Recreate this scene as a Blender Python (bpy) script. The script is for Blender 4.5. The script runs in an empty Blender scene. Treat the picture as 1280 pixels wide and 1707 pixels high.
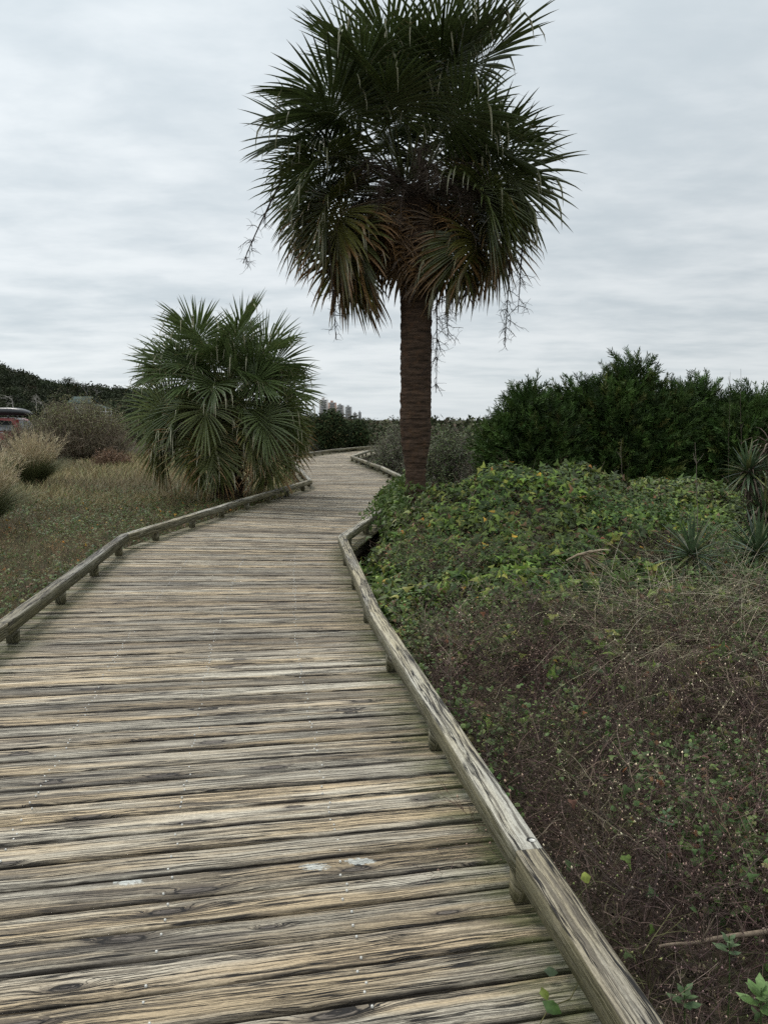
import bpy, math, random
import numpy as np
from math import sin, cos, pi, radians, exp

# ------------------------------------------------------------------ camera
S = bpy.context.scene
C = S.collection
EYE = 1.55
F_PX, HOR = 1327.0, 700.0
PITCH = math.atan((853.5 - HOR) / F_PX)
cam = bpy.data.cameras.new('camera')
cam.sensor_fit = 'VERTICAL'; cam.sensor_height = 36.0
cam.lens = 36.0 * F_PX / 1707.0
cam.clip_start = 0.05; cam.clip_end = 9000
co = bpy.data.objects.new('camera', cam); C.objects.link(co)
co.location = (0, 0, EYE); co.rotation_euler = (pi / 2 - PITCH, 0, 0)
S.camera = co

# ------------------------------------------------------------------ world: overcast sky
SUN_EL, SUN_AZ = radians(52), radians(-35)      # azimuth from +Y, negative = left
W = bpy.data.worlds.new('World'); S.world = W; W.use_nodes = True
nt = W.node_tree; N = nt.nodes; L = nt.links; N.clear()


class NB:
    """small helper for node trees"""
    def __init__(s, tree): s.t = tree; s.n = tree.nodes; s.l = tree.links
    def node(s, kind, ins=None, **kw):
        n = s.n.new(kind)
        for k, v in kw.items(): setattr(n, k, v)
        for k, v in (ins or {}).items():
            if v is None: continue
            if hasattr(v, 'is_output'): s.l.new(v, n.inputs[k])
            else: n.inputs[k].default_value = v
        return n
    def math(s, op, a, b=None, c=None, clamp=False):
        n = s.n.new('ShaderNodeMath'); n.operation = op; n.use_clamp = clamp
        for i, v in enumerate((a, b, c)):
            if v is None: continue
            if hasattr(v, 'is_output'): s.l.new(v, n.inputs[i])
            else: n.inputs[i].default_value = v
        return n.outputs[0]
    def smooth(s, v, a, b, lo=0.0, hi=1.0):
        n = s.n.new('ShaderNodeMapRange'); n.interpolation_type = 'SMOOTHSTEP'
        s.l.new(v, n.inputs['Value'])
        n.inputs['From Min'].default_value = a; n.inputs['From Max'].default_value = b
        n.inputs['To Min'].default_value = lo; n.inputs['To Max'].default_value = hi
        return n.outputs['Result']
    def mix(s, f, a, b, mode='MIX'):
        n = s.n.new('ShaderNodeMix'); n.data_type = 'RGBA'; n.blend_type = mode
        for i, v in ((0, f), (6, a), (7, b)):
            if hasattr(v, 'is_output'): s.l.new(v, n.inputs[i])
            else: n.inputs[i].default_value = (*v, 1.0) if isinstance(v, tuple) and len(v) == 3 else v
        return n.outputs[2]
    def noise(s, vec, scale, detail=4, rough=0.5, dist=0.0, dims='3D'):
        n = s.n.new('ShaderNodeTexNoise'); n.noise_dimensions = dims
        if vec is not None: s.l.new(vec, n.inputs['Vector'])
        n.inputs['Scale'].default_value = scale; n.inputs['Detail'].default_value = detail
        n.inputs['Roughness'].default_value = rough; n.inputs['Distortion'].default_value = dist
        return n.outputs['Fac']
    def comb(s, x, y, z=0.0):
        n = s.n.new('ShaderNodeCombineXYZ')
        for i, v in enumerate((x, y, z)):
            if hasattr(v, 'is_output'): s.l.new(v, n.inputs[i])
            else: n.inputs[i].default_value = v
        return n.outputs[0]
    def sep(s, v):
        n = s.n.new('ShaderNodeSeparateXYZ'); s.l.new(v, n.inputs[0]); return n.outputs


b = NB(nt)
tc = N.new('ShaderNodeTexCoord')
d = b.sep(tc.outputs['Generated'])
zc = b.math('MAXIMUM', d[2], 0.0)
zz = b.math('ADD', zc, 0.10)
px_ = b.math('DIVIDE', d[0], zz); py_ = b.math('DIVIDE', d[1], zz)
cv = b.comb(b.math('MULTIPLY', px_, 0.75), py_, 0.0)
n1 = b.noise(cv, 1.15, 5, 0.52, 0.12)
n2 = b.noise(cv, 3.3, 5, 0.58, 0.15)
n3 = b.noise(b.comb(b.math('MULTIPLY', px_, 0.33), py_, 4.0), 0.42, 3, 0.5, 0.2)
cl = b.math('ADD', b.math('MULTIPLY', n1, 0.40), b.math('ADD', b.math('MULTIPLY', n2, 0.30), b.math('MULTIPLY', n3, 0.30)))
cf = b.smooth(cl, 0.37, 0.63)
cloud = b.mix(cf, (0.560, 0.625, 0.665), (0.800, 0.842, 0.862))
# the overcast is brighter toward the zenith, and to the left where the sun stands behind it
el = b.math('ADD', b.smooth(zc, 0.08, 0.50, 0.92, 1.08), b.smooth(zc, 0.45, 1.0, 0.0, 1.15))
left = b.math('MULTIPLY', b.math('MULTIPLY', d[0], -1.0), 0.17)
gain = b.math('ADD', el, left)
hz = b.smooth(zc, 0.0, 0.10, 1.0, 0.0)
cloud2 = b.mix(b.math('MULTIPLY', hz, 0.55), cloud, (0.71, 0.77, 0.80))
vm = b.node('ShaderNodeVectorMath', operation='SCALE'); L.new(cloud2, vm.inputs[0]); L.new(gain, vm.inputs['Scale'])
sky = N.new('ShaderNodeTexSky'); sky.sky_type = 'NISHITA'; sky.sun_disc = False
sky.sun_elevation = SUN_EL; sky.sun_rotation = SUN_AZ
bg1 = b.node('ShaderNodeBackground', {'Color': sky.outputs[0], 'Strength': 0.06})
bg2 = b.node('ShaderNodeBackground', {'Color': vm.outputs[0], 'Strength': 1.0})
ms = N.new('ShaderNodeMixShader'); ms.inputs[0].default_value = 0.93
L.new(bg1.outputs[0], ms.inputs[1]); L.new(bg2.outputs[0], ms.inputs[2])
wo = N.new('ShaderNodeOutputWorld'); L.new(ms.outputs[0], wo.inputs[0])

sl = bpy.data.lights.new('sun', 'SUN'); sl.energy = 1.5; sl.angle = radians(11); sl.color = (1.0, 0.95, 0.87)
so = bpy.data.objects.new('sun', sl); C.objects.link(so)
so.rotation_euler = (pi / 2 - SUN_EL, 0, -SUN_AZ + pi)
so.location = (-5, 8, 12)

S.view_settings.view_transform = 'Standard'; S.view_settings.look = 'None'
S.view_settings.gamma = 1; S.view_settings.exposure = 0.18; S.view_settings.use_curve_mapping = False
S.render.engine = 'CYCLES'
S.cycles.use_denoising = False; S.cycles.max_bounces = 5; S.cycles.diffuse_bounces = 3; S.cycles.transparent_max_bounces = 4

# ------------------------------------------------------------------ helpers
R = np.random.default_rng(7)
random.seed(7)


def gp(x, y, z=0.0):
    """pixel of the photograph -> point on the horizontal plane z"""
    a = (x - 640) / F_PX; bb = -(y - 853.5) / F_PX
    dy = cos(PITCH) + bb * sin(PITCH); dz = -sin(PITCH) + bb * cos(PITCH)
    t = (z - EYE) / dz
    return np.array([a * t, dy * t, z])


def at(x, y, D):
    """pixel -> point at depth D"""
    a = (x - 640) / F_PX; bb = -(y - 853.5) / F_PX
    dy = cos(PITCH) + bb * sin(PITCH); dz = -sin(PITCH) + bb * cos(PITCH)
    return np.array([a * D / dy, D, EYE + dz * D / dy])


class MB:
    def __init__(s): s.v = []; s.f = []; s.t = []; s.a = []; s.n = 0
    def add(s, V, Fs, tint=None, alpha=None):
        V = np.asarray(V, float).reshape(-1, 3)
        if not isinstance(Fs, (list, tuple)) or (len(Fs) and not isinstance(Fs[0], np.ndarray)):
            Fs = [np.asarray(Fs, int)]
        for F in Fs: s.f.append(F + s.n)
        s.v.append(V)
        t = np.ones((len(V), 3)) * 0.5 if tint is None else np.broadcast_to(np.asarray(tint, float), (len(V), 3))
        al = np.ones(len(V)) if alpha is None else np.broadcast_to(np.asarray(alpha, float), (len(V),))
        s.t.append(t); s.a.append(al); s.n += len(V)
        return s
    def build(s, name, mat, parent=None, smooth=False, origin=None):
        V = np.concatenate(s.v); T = np.concatenate([np.concatenate(s.t), np.concatenate(s.a)[:, None]], 1)
        if origin is not None: V = V - np.asarray(origin)
        me = bpy.data.meshes.new(name)
        loops = np.concatenate([f.ravel() for f in s.f]).astype(np.int32)
        tot = np.concatenate([np.full(len(f), f.shape[1]) for f in s.f]).astype(np.int32)
        st = np.concatenate([[0], np.cumsum(tot)[:-1]]).astype(np.int32)
        me.vertices.add(len(V)); me.vertices.foreach_set('co', V.astype(np.float32).ravel())
        me.loops.add(len(loops)); me.loops.foreach_set('vertex_index', loops)
        me.polygons.add(len(tot)); me.polygons.foreach_set('loop_start', st); me.polygons.foreach_set('loop_total', tot)
        if smooth: me.polygons.foreach_set('use_smooth', np.ones(len(tot), bool))
        at_ = me.attributes.new('tint', 'FLOAT_COLOR', 'POINT')
        at_.data.foreach_set('color', T.astype(np.float32).ravel())
        me.update(calc_edges=True); me.validate()
        me.materials.append(mat)
        o = bpy.data.objects.new(name, me); C.objects.link(o)
        if origin is not None: o.location = tuple(float(q) for q in origin)
        if parent is not None:
            o.parent = parent
            if origin is None: o.location = tuple(-q for q in parent.location)
        return o


def tag(o, label=None, cat=None, group=None, kind=None):
    if label: o['label'] = label
    if cat: o['category'] = cat
    if group: o['group'] = group
    if kind: o['kind'] = kind
    return o


def thing(name, loc, label, cat, group=None):
    o = bpy.data.objects.new(name, None); C.objects.link(o); o.location = tuple(float(q) for q in loc)
    o.empty_display_size = 0.3
    return tag(o, label, cat, group)


def norm(v): return v / np.maximum(np.linalg.norm(v, axis=-1, keepdims=True), 1e-9)


def hash2(ix, iy, seed):
    h = (ix.astype(np.int64) * 374761393 + iy.astype(np.int64) * 668265263 + seed * 2147483647) & 0xffffffff
    h = ((h ^ (h >> 13)) * 1274126177) & 0xffffffff
    return ((h ^ (h >> 16)) & 0xffffff) / float(0xffffff)


def vn(x, y, seed=0):
    x = np.asarray(x, float); y = np.asarray(y, float)
    ix = np.floor(x); iy = np.floor(y); fx = x - ix; fy = y - iy
    fx = fx * fx * (3 - 2 * fx); fy = fy * fy * (3 - 2 * fy)
    ix = ix.astype(np.int64); iy = iy.astype(np.int64)
    a = hash2(ix, iy, seed); b_ = hash2(ix + 1, iy, seed); c = hash2(ix, iy + 1, seed); d_ = hash2(ix + 1, iy + 1, seed)
    return (a * (1 - fx) + b_ * fx) * (1 - fy) + (c * (1 - fx) + d_ * fx) * fy


def fbm(x, y, seed=0, o=4):
    r = 0; a = 0.5; t = 0
    for i in range(o):
        r = r + a * vn(np.asarray(x) * 2 ** i, np.asarray(y) * 2 ** i, seed + i * 17); t += a; a *= 0.5
    return r / t


def sstep(x, a, b_):
    t = np.clip((x - a) / (b_ - a), 0, 1); return t * t * (3 - 2 * t)


def ribbons(P, Wd, side=None):
    """P (n,k,3) polylines, Wd (n,k) full widths -> V, F quads"""
    n, k, _ = P.shape
    if side is None:
        t = norm(P[:, -1] - P[:, 0]); r = norm(R.normal(size=(n, 3)))
        side = norm(np.cross(t, r))
    sd = side[:, None, :] * Wd[..., None] * 0.5
    V = np.stack([P - sd, P + sd], 2).reshape(-1, 3)
    i = np.arange(n)[:, None] * (2 * k) + np.arange(k - 1)[None] * 2
    F = np.stack([i, i + 1, i + 3, i + 2], -1).reshape(-1, 4)
    return V, F


def tube(P, rad, sides=5, cap=True):
    P = np.asarray(P, float); k = len(P); rad = np.broadcast_to(rad, (k,))
    T = norm(np.gradient(P, axis=0)); up = np.array([0.31, 0.2, 0.93]); 
    if abs(T[0] @ up) > 0.95: up = np.array([1.0, 0.1, 0])
    A = norm(np.cross(T, up)); B = np.cross(T, A)
    th = np.arange(sides) * 2 * pi / sides
    V = P[:, None] + rad[:, None, None] * (A[:, None] * np.cos(th)[None, :, None] + B[:, None] * np.sin(th)[None, :, None])
    V = V.reshape(-1, 3)
    i = np.arange(k - 1)[:, None] * sides; j = np.arange(sides)[None]
    F = np.stack([i + j, i + (j + 1) % sides, i + sides + (j + 1) % sides, i + sides + j], -1).reshape(-1, 4)
    return V, F


def frames(nrm, spin=None):
    """rotation matrices whose z column is nrm, with a random spin"""
    n = len(nrm); z = norm(nrm)
    r = norm(R.normal(size=(n, 3))) if spin is None else spin
    x = norm(np.cross(r, z)); y = np.cross(z, x)
    return np.stack([x, y, z], -1)


def scatter(mb, tv, tf, Rm, T, sc, tint, tjit=None):
    n = len(T); m = len(tv)
    sc = np.broadcast_to(np.asarray(sc, float), (n,))
    V = np.einsum('nij,mj->nmi', Rm, tv) * sc[:, None, None] + T[:, None]
    tfs = tf if isinstance(tf, list) else [tf]
    Fs = [(f[None] + (np.arange(n) * m)[:, None, None]).reshape(-1, f.shape[1]) for f in tfs]
    tt = np.repeat(np.broadcast_to(tint, (n, 3)), m, 0)
    if tjit is not None: tt = tt * np.tile(tjit, (n, 1))
    mb.add(V.reshape(-1, 3), Fs, tt)


def pick(n, cols, w):
    cols = np.array(cols, float); w = np.array(w, float); w /= w.sum()
    c = cols[R.choice(len(cols), n, p=w)]
    return c * R.uniform(0.7, 1.3, (n, 1)) * R.uniform(0.92, 1.08, (n, 3))


# ------------------------------------------------------------------ materials
def leafy(name, rough=0.5, trans=0.0, spec=0.5, var=0.25, scale=40.0):
    m = bpy.data.materials.new(name); m.use_nodes = True
    t = m.node_tree; t.nodes.clear(); q = NB(t)
    a = q.node('ShaderNodeAttribute', attribute_name='tint')
    g = q.node('ShaderNodeNewGeometry')
    nz = q.noise(g.outputs['Position'], scale, 3, 0.6)
    f = q.smooth(nz, 0.25, 0.75, 1 - var, 1 + var)
    v = q.node('ShaderNodeVectorMath', operation='SCALE'); q.l.new(a.outputs['Color'], v.inputs[0]); q.l.new(f, v.inputs['Scale'])
    p = q.node('ShaderNodeBsdfPrincipled', {'Base Color': v.outputs[0], 'Roughness': rough, 'Specular IOR Level': spec})
    out = q.node('ShaderNodeOutputMaterial')
    if trans > 0:
        tr = q.node('ShaderNodeBsdfTranslucent', {'Color': v.outputs[0]})
        mx = q.node('ShaderNodeMixShader', {0: trans}); q.l.new(p.outputs[0], mx.inputs[1]); q.l.new(tr.outputs[0], mx.inputs[2])
        q.l.new(mx.outputs[0], out.inputs[0])
    else: q.l.new(p.outputs[0], out.inputs[0])
    return m


M_PALM = leafy('palm_leaf', 0.36, 0.14, 0.50, 0.3, 25)
M_LEAF = leafy('vine_leaf', 0.50, 0.15, 0.22, 0.3, 60)
M_TWIG = leafy('dry_twig', 0.8, 0.0, 0.2, 0.3, 50)
M_GRASS = leafy('grass_blade', 0.65, 0.12, 0.3, 0.25, 20)
M_JUN = leafy('juniper_scale_leaf', 0.7, 0.08, 0.25, 0.35, 5)
M_FAR = leafy('far_foliage', 0.8, 0.05, 0.15, 0.4, 0.7)


def wood_material(name, gray, tan, k=1.0, warp=8.0, mossy=(0.075, 0.085, 0.018), crackw=1.0, deck=False, kgate=0.76, mlo=0.30, mhi=0.66):
    m = bpy.data.materials.new(name); m.use_nodes = True
    t = m.node_tree; t.nodes.clear(); q = NB(t)
    a = q.node('ShaderNodeAttribute', attribute_name='tint')
    u, v, idn = q.sep(a.outputs['Vector'])
    edge = a.outputs['Alpha']
    # knots: feature points stretched along the board
    kv = q.comb(q.math('ADD', q.math('MULTIPLY', u, 2.1), q.math('MULTIPLY', idn, 13.0)), q.math('ADD', q.math('MULTIPLY', v, 9.0), q.math('MULTIPLY', idn, 7.3)), 0.0)
    vo = q.node('ShaderNodeTexVoronoi', {'Vector': kv, 'Scale': 1.0, 'Randomness': 0.9}, voronoi_dimensions='2D', feature='F1')
    kd = q.math('ADD', q.math('MULTIPLY', vo.outputs['Distance'], q.math('ADD', 0.75, q.math('MULTIPLY', q.sep(vo.outputs['Color'])[1], 1.5))), q.math('MULTIPLY', q.math('SUBTRACT', q.noise(q.comb(q.math('MULTIPLY', u, 12.0), q.math('MULTIPLY', v, 30.0), idn), 1.0, 3, 0.6), 0.5), 0.12)); gate = q.math('GREATER_THAN', q.sep(vo.outputs['Color'])[0], kgate)
    kf = q.math('MULTIPLY', q.math('EXPONENT', q.math('MULTIPLY', q.math('MULTIPLY', kd, kd), -22.0)), gate)
    knot = q.math('MULTIPLY', q.smooth(kd, 0.13, 0.05), gate)
    halo = q.math('MULTIPLY', q.smooth(kd, 0.34, 0.12), gate)
    # ring field
    w1 = q.noise(q.comb(q.math('MULTIPLY', u, 0.9), q.math('MULTIPLY', v, 4.0), idn), 1.0, 3, 0.5)
    w2 = q.noise(q.comb(q.math('MULTIPLY', u, 5.0), q.math('MULTIPLY', v, 14.0), idn), 1.0, 2, 0.5)
    Fd = q.math('ADD', q.math('MULTIPLY', v, 120.0 * k), q.math('ADD', q.math('MULTIPLY', w1, warp),
         q.math('ADD', q.math('MULTIPLY', w2, 1.6), q.math('MULTIPLY', kf, 4.5))))
    gv = q.comb(Fd, q.math('MULTIPLY', u, 1.5), q.math('MULTIPLY', idn, 3.1))
    g1 = q.noise(gv, 1.0, 5, 0.66)
    g2 = q.noise(q.comb(q.math('MULTIPLY', v, 420.0), q.math('MULTIPLY', u, 9.0), idn), 1.0, 3, 0.65)
    # splits and weather checks: long thin dark lines along the grain
    c1 = q.noise(q.comb(q.math('MULTIPLY', Fd, 0.42), q.math('MULTIPLY', u, 1.1), q.math('ADD', q.math('MULTIPLY', idn, 5.0), 40.0)), 1.0, 4, 0.6)
    crack = q.smooth(q.math('ABSOLUTE', q.math('SUBTRACT', c1, 0.5)), 0.026 * crackw, 0.010)
    cm = q.noise(q.comb(q.math('MULTIPLY', u, 1.1), q.math('MULTIPLY', v, 9.0), q.math('ADD', idn, 9.0)), 1.0, 3, 0.5)
    crack = q.math('MULTIPLY', crack, q.smooth(cm, 0.38, 0.44))
    # dark weather stains along the board
    st = q.noise(q.comb(q.math('MULTIPLY', u, 1.25), q.math('MULTIPLY', v, 19.0), q.math('ADD', q.math('MULTIPLY', idn, 2.0), 20.0)), 1.0, 5, 0.62)
    stain = q.smooth(st, 0.54, 0.62)
    # colours
    cb = q.noise(q.comb(q.math('MULTIPLY', u, 0.55), q.math('MULTIPLY', v, 7.0), q.math('MULTIPLY', idn, 11.0)), 1.0, 4, 0.6)
    base = q.mix(q.smooth(cb, 0.40, 0.62), gray, tan)
    idr = q.node('ShaderNodeTexWhiteNoise', {'W': idn}, noise_dimensions='1D')
    bv = q.smooth(idr.outputs['Value'], 0.0, 0.8, 0.56, 1.18)
    vs = q.node('ShaderNodeVectorMath', operation='SCALE'); q.l.new(base, vs.inputs[0]); q.l.new(bv, vs.inputs['Scale'])
    base = vs.outputs[0]
    id2 = q.node('ShaderNodeTexWhiteNoise', {'W': q.math('ADD', idn, 5.3)}, noise_dimensions='1D')
    base = q.mix(q.smooth(id2.outputs['Value'], 0.55, 0.95, 0.0, 0.45), base, (0.22, 0.165, 0.11))
    dark = (0.040, 0.031, 0.023)
    lines = q.smooth(g1, 0.49, 0.42)
    col = q.mix(q.math('MULTIPLY', lines, 0.66), base, dark)
    col = q.mix(q.smooth(g2, 0.52, 0.36, 0.0, 0.60), col, (0.10, 0.078, 0.055))
    col = q.mix(q.math('MULTIPLY', stain, 0.60), col, (0.060, 0.050, 0.043))
    col = q.mix(q.math('MULTIPLY', halo, 0.72), col, (0.050, 0.038, 0.030))
    col = q.mix(q.math('MULTIPLY', knot, 0.75), col, (0.13, 0.11, 0.095))
    col = q.mix(q.math('MULTIPLY', q.math('MULTIPLY', q.smooth(kd, 0.145, 0.115), q.smooth(kd, 0.085, 0.11)), gate), col, (0.012, 0.010, 0.009))
    col = q.mix(crack, col, (0.010, 0.008, 0.007))
    if deck:
        # patchy darker tone along both long edges of every board
        eg = q.math('MAXIMUM', q.smooth(v, 0.012, 0.000), q.smooth(v, 0.128, 0.140))
        en = q.noise(q.comb(q.math('MULTIPLY', u, 3.0), q.math('MULTIPLY', v, 60.0), idn), 1.0, 3, 0.6)
        col = q.mix(q.math('MULTIPLY', eg, q.smooth(en, 0.35, 0.6)), col, (0.030, 0.024, 0.018))
    # algae near the board ends
    mn = q.noise(q.comb(q.math('MULTIPLY', u, 4.0), q.math('MULTIPLY', v, 12.0), idn), 1.0, 4, 0.6)
    mo = q.math('MULTIPLY', q.smooth(edge, 0.40, 0.05), q.smooth(mn, mlo, mhi))
    col = q.mix(q.math('MULTIPLY', mo, 0.80), col, mossy)
    if deck:
        g = q.node('ShaderNodeNewGeometry')
        mark = None
        for (mx, my) in ((213, 1466), (525, 1441), (600, 1432)):
            p = gp(mx, my)
            dv = q.node('ShaderNodeVectorMath', operation='SUBTRACT'); q.l.new(g.outputs['Position'], dv.inputs[0]); dv.inputs[1].default_value = tuple(p)
            s_ = q.sep(dv.outputs[0])
            e = q.math('SQRT', q.math('ADD', q.math('POWER', q.math('DIVIDE', s_[0], 0.085), 2.0), q.math('POWER', q.math('DIVIDE', s_[1], 0.035), 2.0)))
            f = q.smooth(e, 1.3, 0.2)
            mark = f if mark is None else q.math('MAXIMUM', mark, f)
        sp = q.noise(g.outputs['Position'], 60.0, 3, 0.6)
        mk = q.smooth(q.math('MULTIPLY', mark, sp), 0.30, 0.46)
        col = q.mix(q.math('MULTIPLY', mk, 0.8), col, (0.55, 0.56, 0.52))
    gr = q.noise(q.comb(q.math('MULTIPLY', u, 70.0), q.math('MULTIPLY', v, 320.0), idn), 1.0, 2, 0.7)
    vs = q.node('ShaderNodeVectorMath', operation='SCALE'); q.l.new(col, vs.inputs[0]); q.l.new(q.smooth(gr, 0.3, 0.7, 0.78, 1.2), vs.inputs['Scale']); col = vs.outputs[0]
    h = q.math('SUBTRACT', q.math('MULTIPLY', g1, 0.8), q.math('ADD', q.math('MULTIPLY', crack, 1.2), q.math('MULTIPLY', lines, 0.35)))
    bp = q.node('ShaderNodeBump', {'Height': h, 'Strength': 0.8, 'Distance': 0.006})
    p = q.node('ShaderNodeBsdfPrincipled', {'Base Color': col, 'Roughness': 0.72, 'Specular IOR Level': 0.32, 'Normal': bp.outputs[0]})
    out = q.node('ShaderNodeOutputMaterial'); q.l.new(p.outputs[0], out.inputs[0])
    return m


M_DECK = wood_material('weathered_deck_wood', (0.49, 0.44, 0.35), (0.52, 0.40, 0.25), deck=True)
M_RAIL = wood_material('weathered_rail_wood', (0.42, 0.40, 0.34), (0.40, 0.35, 0.235), 0.8, 2.0, (0.088, 0.082, 0.030), 1.3, kgate=0.88, mlo=0.12, mhi=0.50)


def simple(name, col, rough=0.6, metal=0.0, nscale=30.0, var=0.12, bump=0.0, spec=0.5):
    m = bpy.data.materials.new(name); m.use_nodes = True
    t = m.node_tree; t.nodes.clear(); q = NB(t)
    g = q.node('ShaderNodeTexCoord')
    nz = q.noise(g.outputs['Object'], nscale, 4, 0.6)
    c = q.mix(q.smooth(nz, 0.3, 0.7), tuple(x * (1 - var) for x in col), tuple(min(1, x * (1 + var)) for x in col))
    ins = {'Base Color': c, 'Roughness': rough, 'Metallic': metal, 'Specular IOR Level': spec}
    if bump:
        bp = q.node('ShaderNodeBump', {'Height': nz, 'Strength': bump, 'Distance': 0.02}); ins['Normal'] = bp.outputs[0]
    p = q.node('ShaderNodeBsdfPrincipled', ins)
    out = q.node('ShaderNodeOutputMaterial'); q.l.new(p.outputs[0], out.inputs[0])
    return m


def bark_material(name, c1, c2, c3):
    m = bpy.data.materials.new(name); m.use_nodes = True
    t = m.node_tree; t.nodes.clear(); q = NB(t)
    g = q.node('ShaderNodeTexCoord')
    mp = q.node('ShaderNodeMapping', {'Vector': g.outputs['Object'], 'Scale': (3.0, 3.0, 26.0)})
    n = q.noise(mp.outputs[0], 1.0, 5, 0.65, 0.4)
    n2 = q.noise(g.outputs['Object'], 9.0, 4, 0.6)
    n3 = q.noise(g.outputs['Object'], 55.0, 2, 0.6)
    c = q.mix(q.smooth(n, 0.35, 0.62), c1, c2)
    c = q.mix(q.smooth(n2, 0.48, 0.72, 0, 0.6), c, c3)
    c = q.mix(q.smooth(n3, 0.70, 0.78, 0, 0.7), c, (0.26, 0.24, 0.20))
    bp = q.node('ShaderNodeBump', {'Height': n, 'Strength': 0.8, 'Distance': 0.03})
    p = q.node('ShaderNodeBsdfPrincipled', {'Base Color': c, 'Roughness': 0.9, 'Specular IOR Level': 0.15, 'Normal': bp.outputs[0]})
    out = q.node('ShaderNodeOutputMaterial'); q.l.new(p.outputs[0], out.inputs[0])
    return m


M_TRUNK = bark_material('palm_trunk_bark', (0.030, 0.020, 0.014), (0.085, 0.055, 0.038), (0.11, 0.062, 0.036))
M_NAIL = simple('galvanised_nail', (0.55, 0.53, 0.48), 0.4, 0.3)
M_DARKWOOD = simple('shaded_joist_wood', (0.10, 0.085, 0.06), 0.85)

# ground
M_SOIL = bpy.data.materials.new('sandy_litter_soil'); M_SOIL.use_nodes = True
t = M_SOIL.node_tree; t.nodes.clear(); q = NB(t)
g = q.node('ShaderNodeNewGeometry')
n1 = q.noise(g.outputs['Position'], 0.6, 5, 0.6); n2 = q.noise(g.outputs['Position'], 14.0, 4, 0.65); n3 = q.noise(g.outputs['Position'], 60.0, 3, 0.6)
c = q.mix(q.smooth(n1, 0.35, 0.65), (0.040, 0.034, 0.022), (0.052, 0.050, 0.024))
c = q.mix(q.smooth(n2, 0.4, 0.7), c, (0.085, 0.068, 0.048))
c = q.mix(q.smooth(n3, 0.5, 0.75, 0, 0.7), c, (0.022, 0.018, 0.012))
bp = q.node('ShaderNodeBump', {'Height': n3, 'Strength': 0.8, 'Distance': 0.03})
p = q.node('ShaderNodeBsdfPrincipled', {'Base Color': c, 'Roughness': 0.95, 'Specular IOR Level': 0.1, 'Normal': bp.outputs[0]})
out = q.node('ShaderNodeOutputMaterial'); q.l.new(p.outputs[0], out.inputs[0])

# ------------------------------------------------------------------ path layout (inner top edges of the kerbs)
LP = np.array([(-1.84, -2.5), (-2.20, 1.82), (-2.51, 5.20), (-3.04, 9.40), (-2.45, 13.2), (-1.62, 18.0), (-2.35, 22.5), (-3.55, 31.2), (-2.3, 37.0), (-0.8, 41.2), (1.4, 45.5)])
RP = np.array([(1.13, -1.8), (0.415, 2.37), (-0.105, 5.5), (-0.54, 9.25), (-0.05, 12.3), (0.60, 17.6), (-0.10, 23.2), (-1.28, 30.2), (-0.75, 35.6), (0.9, 40.0), (3.4, 44.5)])
CP = (LP + RP) / 2


def path_dist(x, y):
    x = np.asarray(x, float); y = np.asarray(y, float)
    best = np.full(x.shape, 1e9)
    for a_, b_ in zip(CP[:-1], CP[1:]):
        dx, dy = b_ - a_; l2 = dx * dx + dy * dy
        t_ = np.clip(((x - a_[0]) * dx + (y - a_[1]) * dy) / l2, 0, 1)
        best = np.minimum(best, np.hypot(x - a_[0] - t_ * dx, y - a_[1] - t_ * dy))
    return best


def mounds(x, y):
    m1 = 1.20 * np.exp(-np.abs((x - 2.15) / 1.85) ** 3 - ((y - 11.0) / 2.4) ** 2)
    m2 = 0.95 * np.exp(-((x - 5.0) / 1.5) ** 2 - ((y - 13.0) / 1.7) ** 2)
    m3 = 0.42 * np.exp(-((x - 2.6) / 2.4) ** 2 - ((y - 7.6) / 2.2) ** 2)
    m4 = 0.22 * np.exp(-((x - 0.2) / 0.55) ** 2 - ((y - 12.2) / 1.6) ** 2)
    return m1 + m2 + m3 + m4


def terrain(x, y):
    x = np.asarray(x, float); y = np.asarray(y, float)
    right = sstep(x, -1.6, -0.2)
    z = -0.14 * (1 - right) - 0.48 * right
    z = z + right * mounds(x, y) * 0.92
    z = z + 0.10 * (fbm(x * 0.8, y * 0.8, 3) - 0.5) + 0.25 * (fbm(x * 0.12, y * 0.12, 5) - 0.5) * sstep(np.hypot(x, y), 15, 40)
    # dune hill on the far left, rising out of the flat
    hill = 13.0 * np.exp(-((x + 118) / 22.0) ** 2 - ((y - 215) / 42.0) ** 2) + 6.7 * np.exp(-((x + 75) / 45.0) ** 2 - ((y - 225) / 30.0) ** 2)
    z = z + hill
    pd = path_dist(x, y)
    k = sstep(pd, 1.25, 1.62)
    return np.where(k >= 1, z, np.minimum(z, -0.52 + 5 * k) * k + (-0.52) * (1 - k))


def axis(lo, hi, step, far, grow=1.16):
    a_ = list(np.arange(lo, hi + 1e-6, step)); s_ = step
    while a_[-1] < far: s_ *= grow; a_.append(a_[-1] + s_)
    s_ = step
    while a_[0] > -far: s_ *= grow; a_.insert(0, a_[0] - s_)
    return np.array(a_)


xs = axis(-14, 14, 0.2, 4500); ys = axis(-3, 30, 0.2, 4500)
X, Y = np.meshgrid(xs, ys); Z = terrain(X, Y)
V = np.stack([X, Y, Z], -1).reshape(-1, 3)
nx = len(xs); i = (np.arange(len(ys) - 1)[:, None] * nx + np.arange(nx - 1)[None])
F = np.stack([i, i + 1, i + nx + 1, i + nx], -1).reshape(-1, 4)
tag(MB().add(V, F).build('ground', M_SOIL, smooth=True), kind='structure')


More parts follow.
